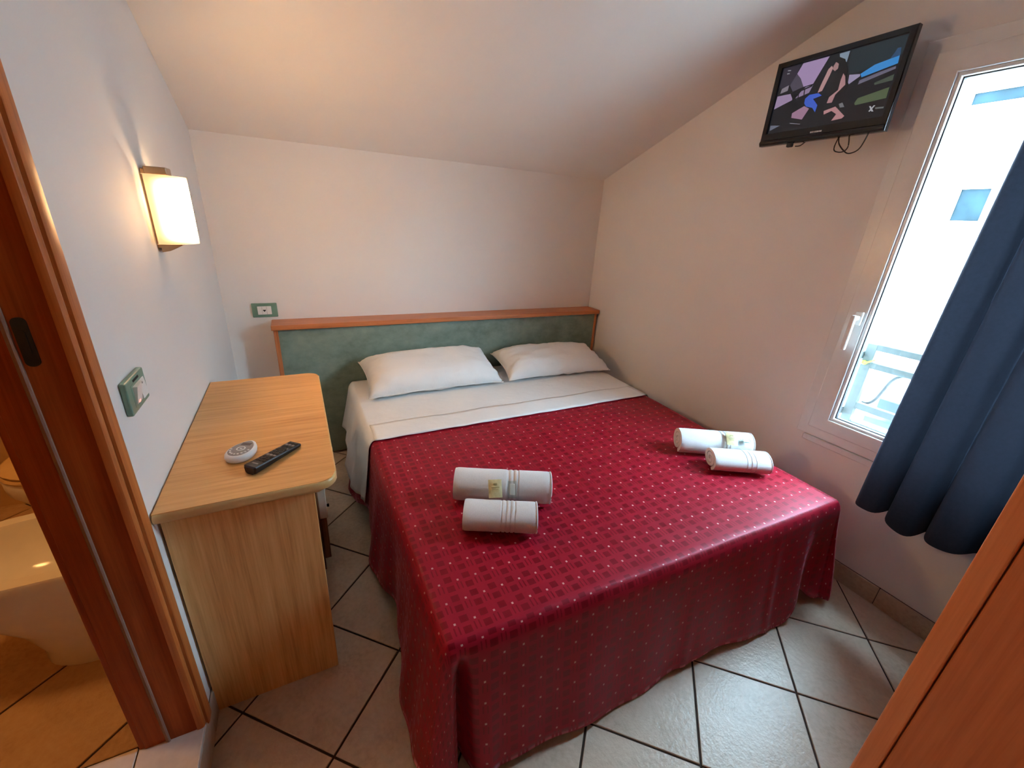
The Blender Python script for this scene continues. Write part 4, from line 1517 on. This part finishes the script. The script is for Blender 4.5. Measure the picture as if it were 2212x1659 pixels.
# ================================================================== BATHROOM FITTINGS
def pan(name, label, cat, back, ydir, zfl, rim_z, half, length, seat=False):
    """floor standing ceramic pan, back against the wall x=back, projecting to -x"""
    o = thing(name, label, cat, (back - length / 2, ydir, zfl))
    n = 36

    def outline(k, hw, ln, x_off=0.0):
        pts = []
        for i in range(n):
            a = 2 * PI * i / n
            c, s = math.cos(a), math.sin(a)
            cxx = back - length / 2 + x_off
            sx = ln / 2 * (abs(c) ** (0.85 if c < 0 else 0.35)) * (1 if c > 0 else -1)
            sy = hw * (abs(s) ** 0.85) * (1 if s > 0 else -1)
            pts.append((cxx + sx * k, ydir + sy * k))
        return pts

    def ringz(k, hw, ln, z, xo=0.0):
        return [(x, y, z) for x, y in outline(k, hw, ln, xo)]
    foot = [ringz(1, half * .62, length * .62, zfl, length * .19), ringz(1, half * .62, length * .62, zfl + .05, length * .19),
            ringz(1, half * .70, length * .68, zfl + .14, length * .16), ringz(1, half * .90, length * .90, rim_z - .11, length * .05),
            ringz(1, half * .98, length * .985, rim_z - .06), ringz(1, half, length, rim_z - .03), ringz(1, half, length, rim_z - .006), ringz(1, half * .985, length * .985, rim_z)]
    bowl = [ringz(1, half * .80, length * .80, rim_z), ringz(1, half * .77, length * .77, rim_z - .012), ringz(1, half * .70, length * .70, rim_z - .06), ringz(1, half * .45, length * .45, rim_z - .12), ringz(1, half * .12, length * .12, rim_z - .135)]
    bm = NB()
    loft(bm, foot + bowl, True, True)
    obj('pan', bm, 'ceramic', parent=o, smooth=True, angle=50)
    if seat:
        bm = NB()
        loft(bm, [ringz(1, half * .99, length * .90, rim_z + .002, -length * .04), ringz(1, half * 1.01, length * .92, rim_z + .010, -length * .04), ringz(1, half * .99, length * .90, rim_z + .020, -length * .04)], True, True)
        obj('seat', bm, 'seat', parent=o, smooth=True, angle=50)
        bm = NB()
        loft(bm, [ringz(1, half * .98, length * .89, rim_z + .023, -length * .04), ringz(1, half * 1.0, length * .91, rim_z + .032, -length * .04), ringz(1, half * .9, length * .84, rim_z + .046, -length * .04)], True, True)
        obj('lid', bm, 'seat', parent=o, smooth=True, angle=50)
    else:
        tp = obj('tap', tube(NB(), smooth_path([(back - .07, ydir, rim_z - .002), (back - .07, ydir, rim_z + .06), (back - .10, ydir, rim_z + .09), (back - .16, ydir, rim_z + .075)], 5), 0.012, 10), 'tin', parent=o, smooth=True)
        obj('lever', bx(back - .09, back - .05, ydir - .008, ydir + .008, rim_z + .095, rim_z + .105, 0.002, 1), 'tin', parent=tp)
    return o


pan('bidet', 'white ceramic bidet just inside the bathroom doorway', 'bidet', -0.1215, -1.235, ZB, ZB + 0.385, 0.180, 0.53)
pan('toilet', 'toilet with a beige seat beyond the bidet', 'toilet', -0.1215, -0.72, ZB, ZB + 0.385, 0.185, 0.53, True)
bl = thing('bathroom_ceiling_lamp', 'round lamp on the bathroom ceiling', 'lamp', (-0.9, -1.32, 2.5))
bm = NB()
loft(bm, [[(-0.9 + r_ * math.cos(2 * PI * k / 24), -1.32 + r_ * math.sin(2 * PI * k / 24), z) for k in range(24)] for r_, z in ((0.13, 2.499), (0.14, 2.47), (0.12, 2.44), (0.06, 2.425))], True, True)
obj('dome', bm, emit('bathroom_lamp', (1.0, 0.50, 0.16, 1), 24), parent=bl, smooth=True)
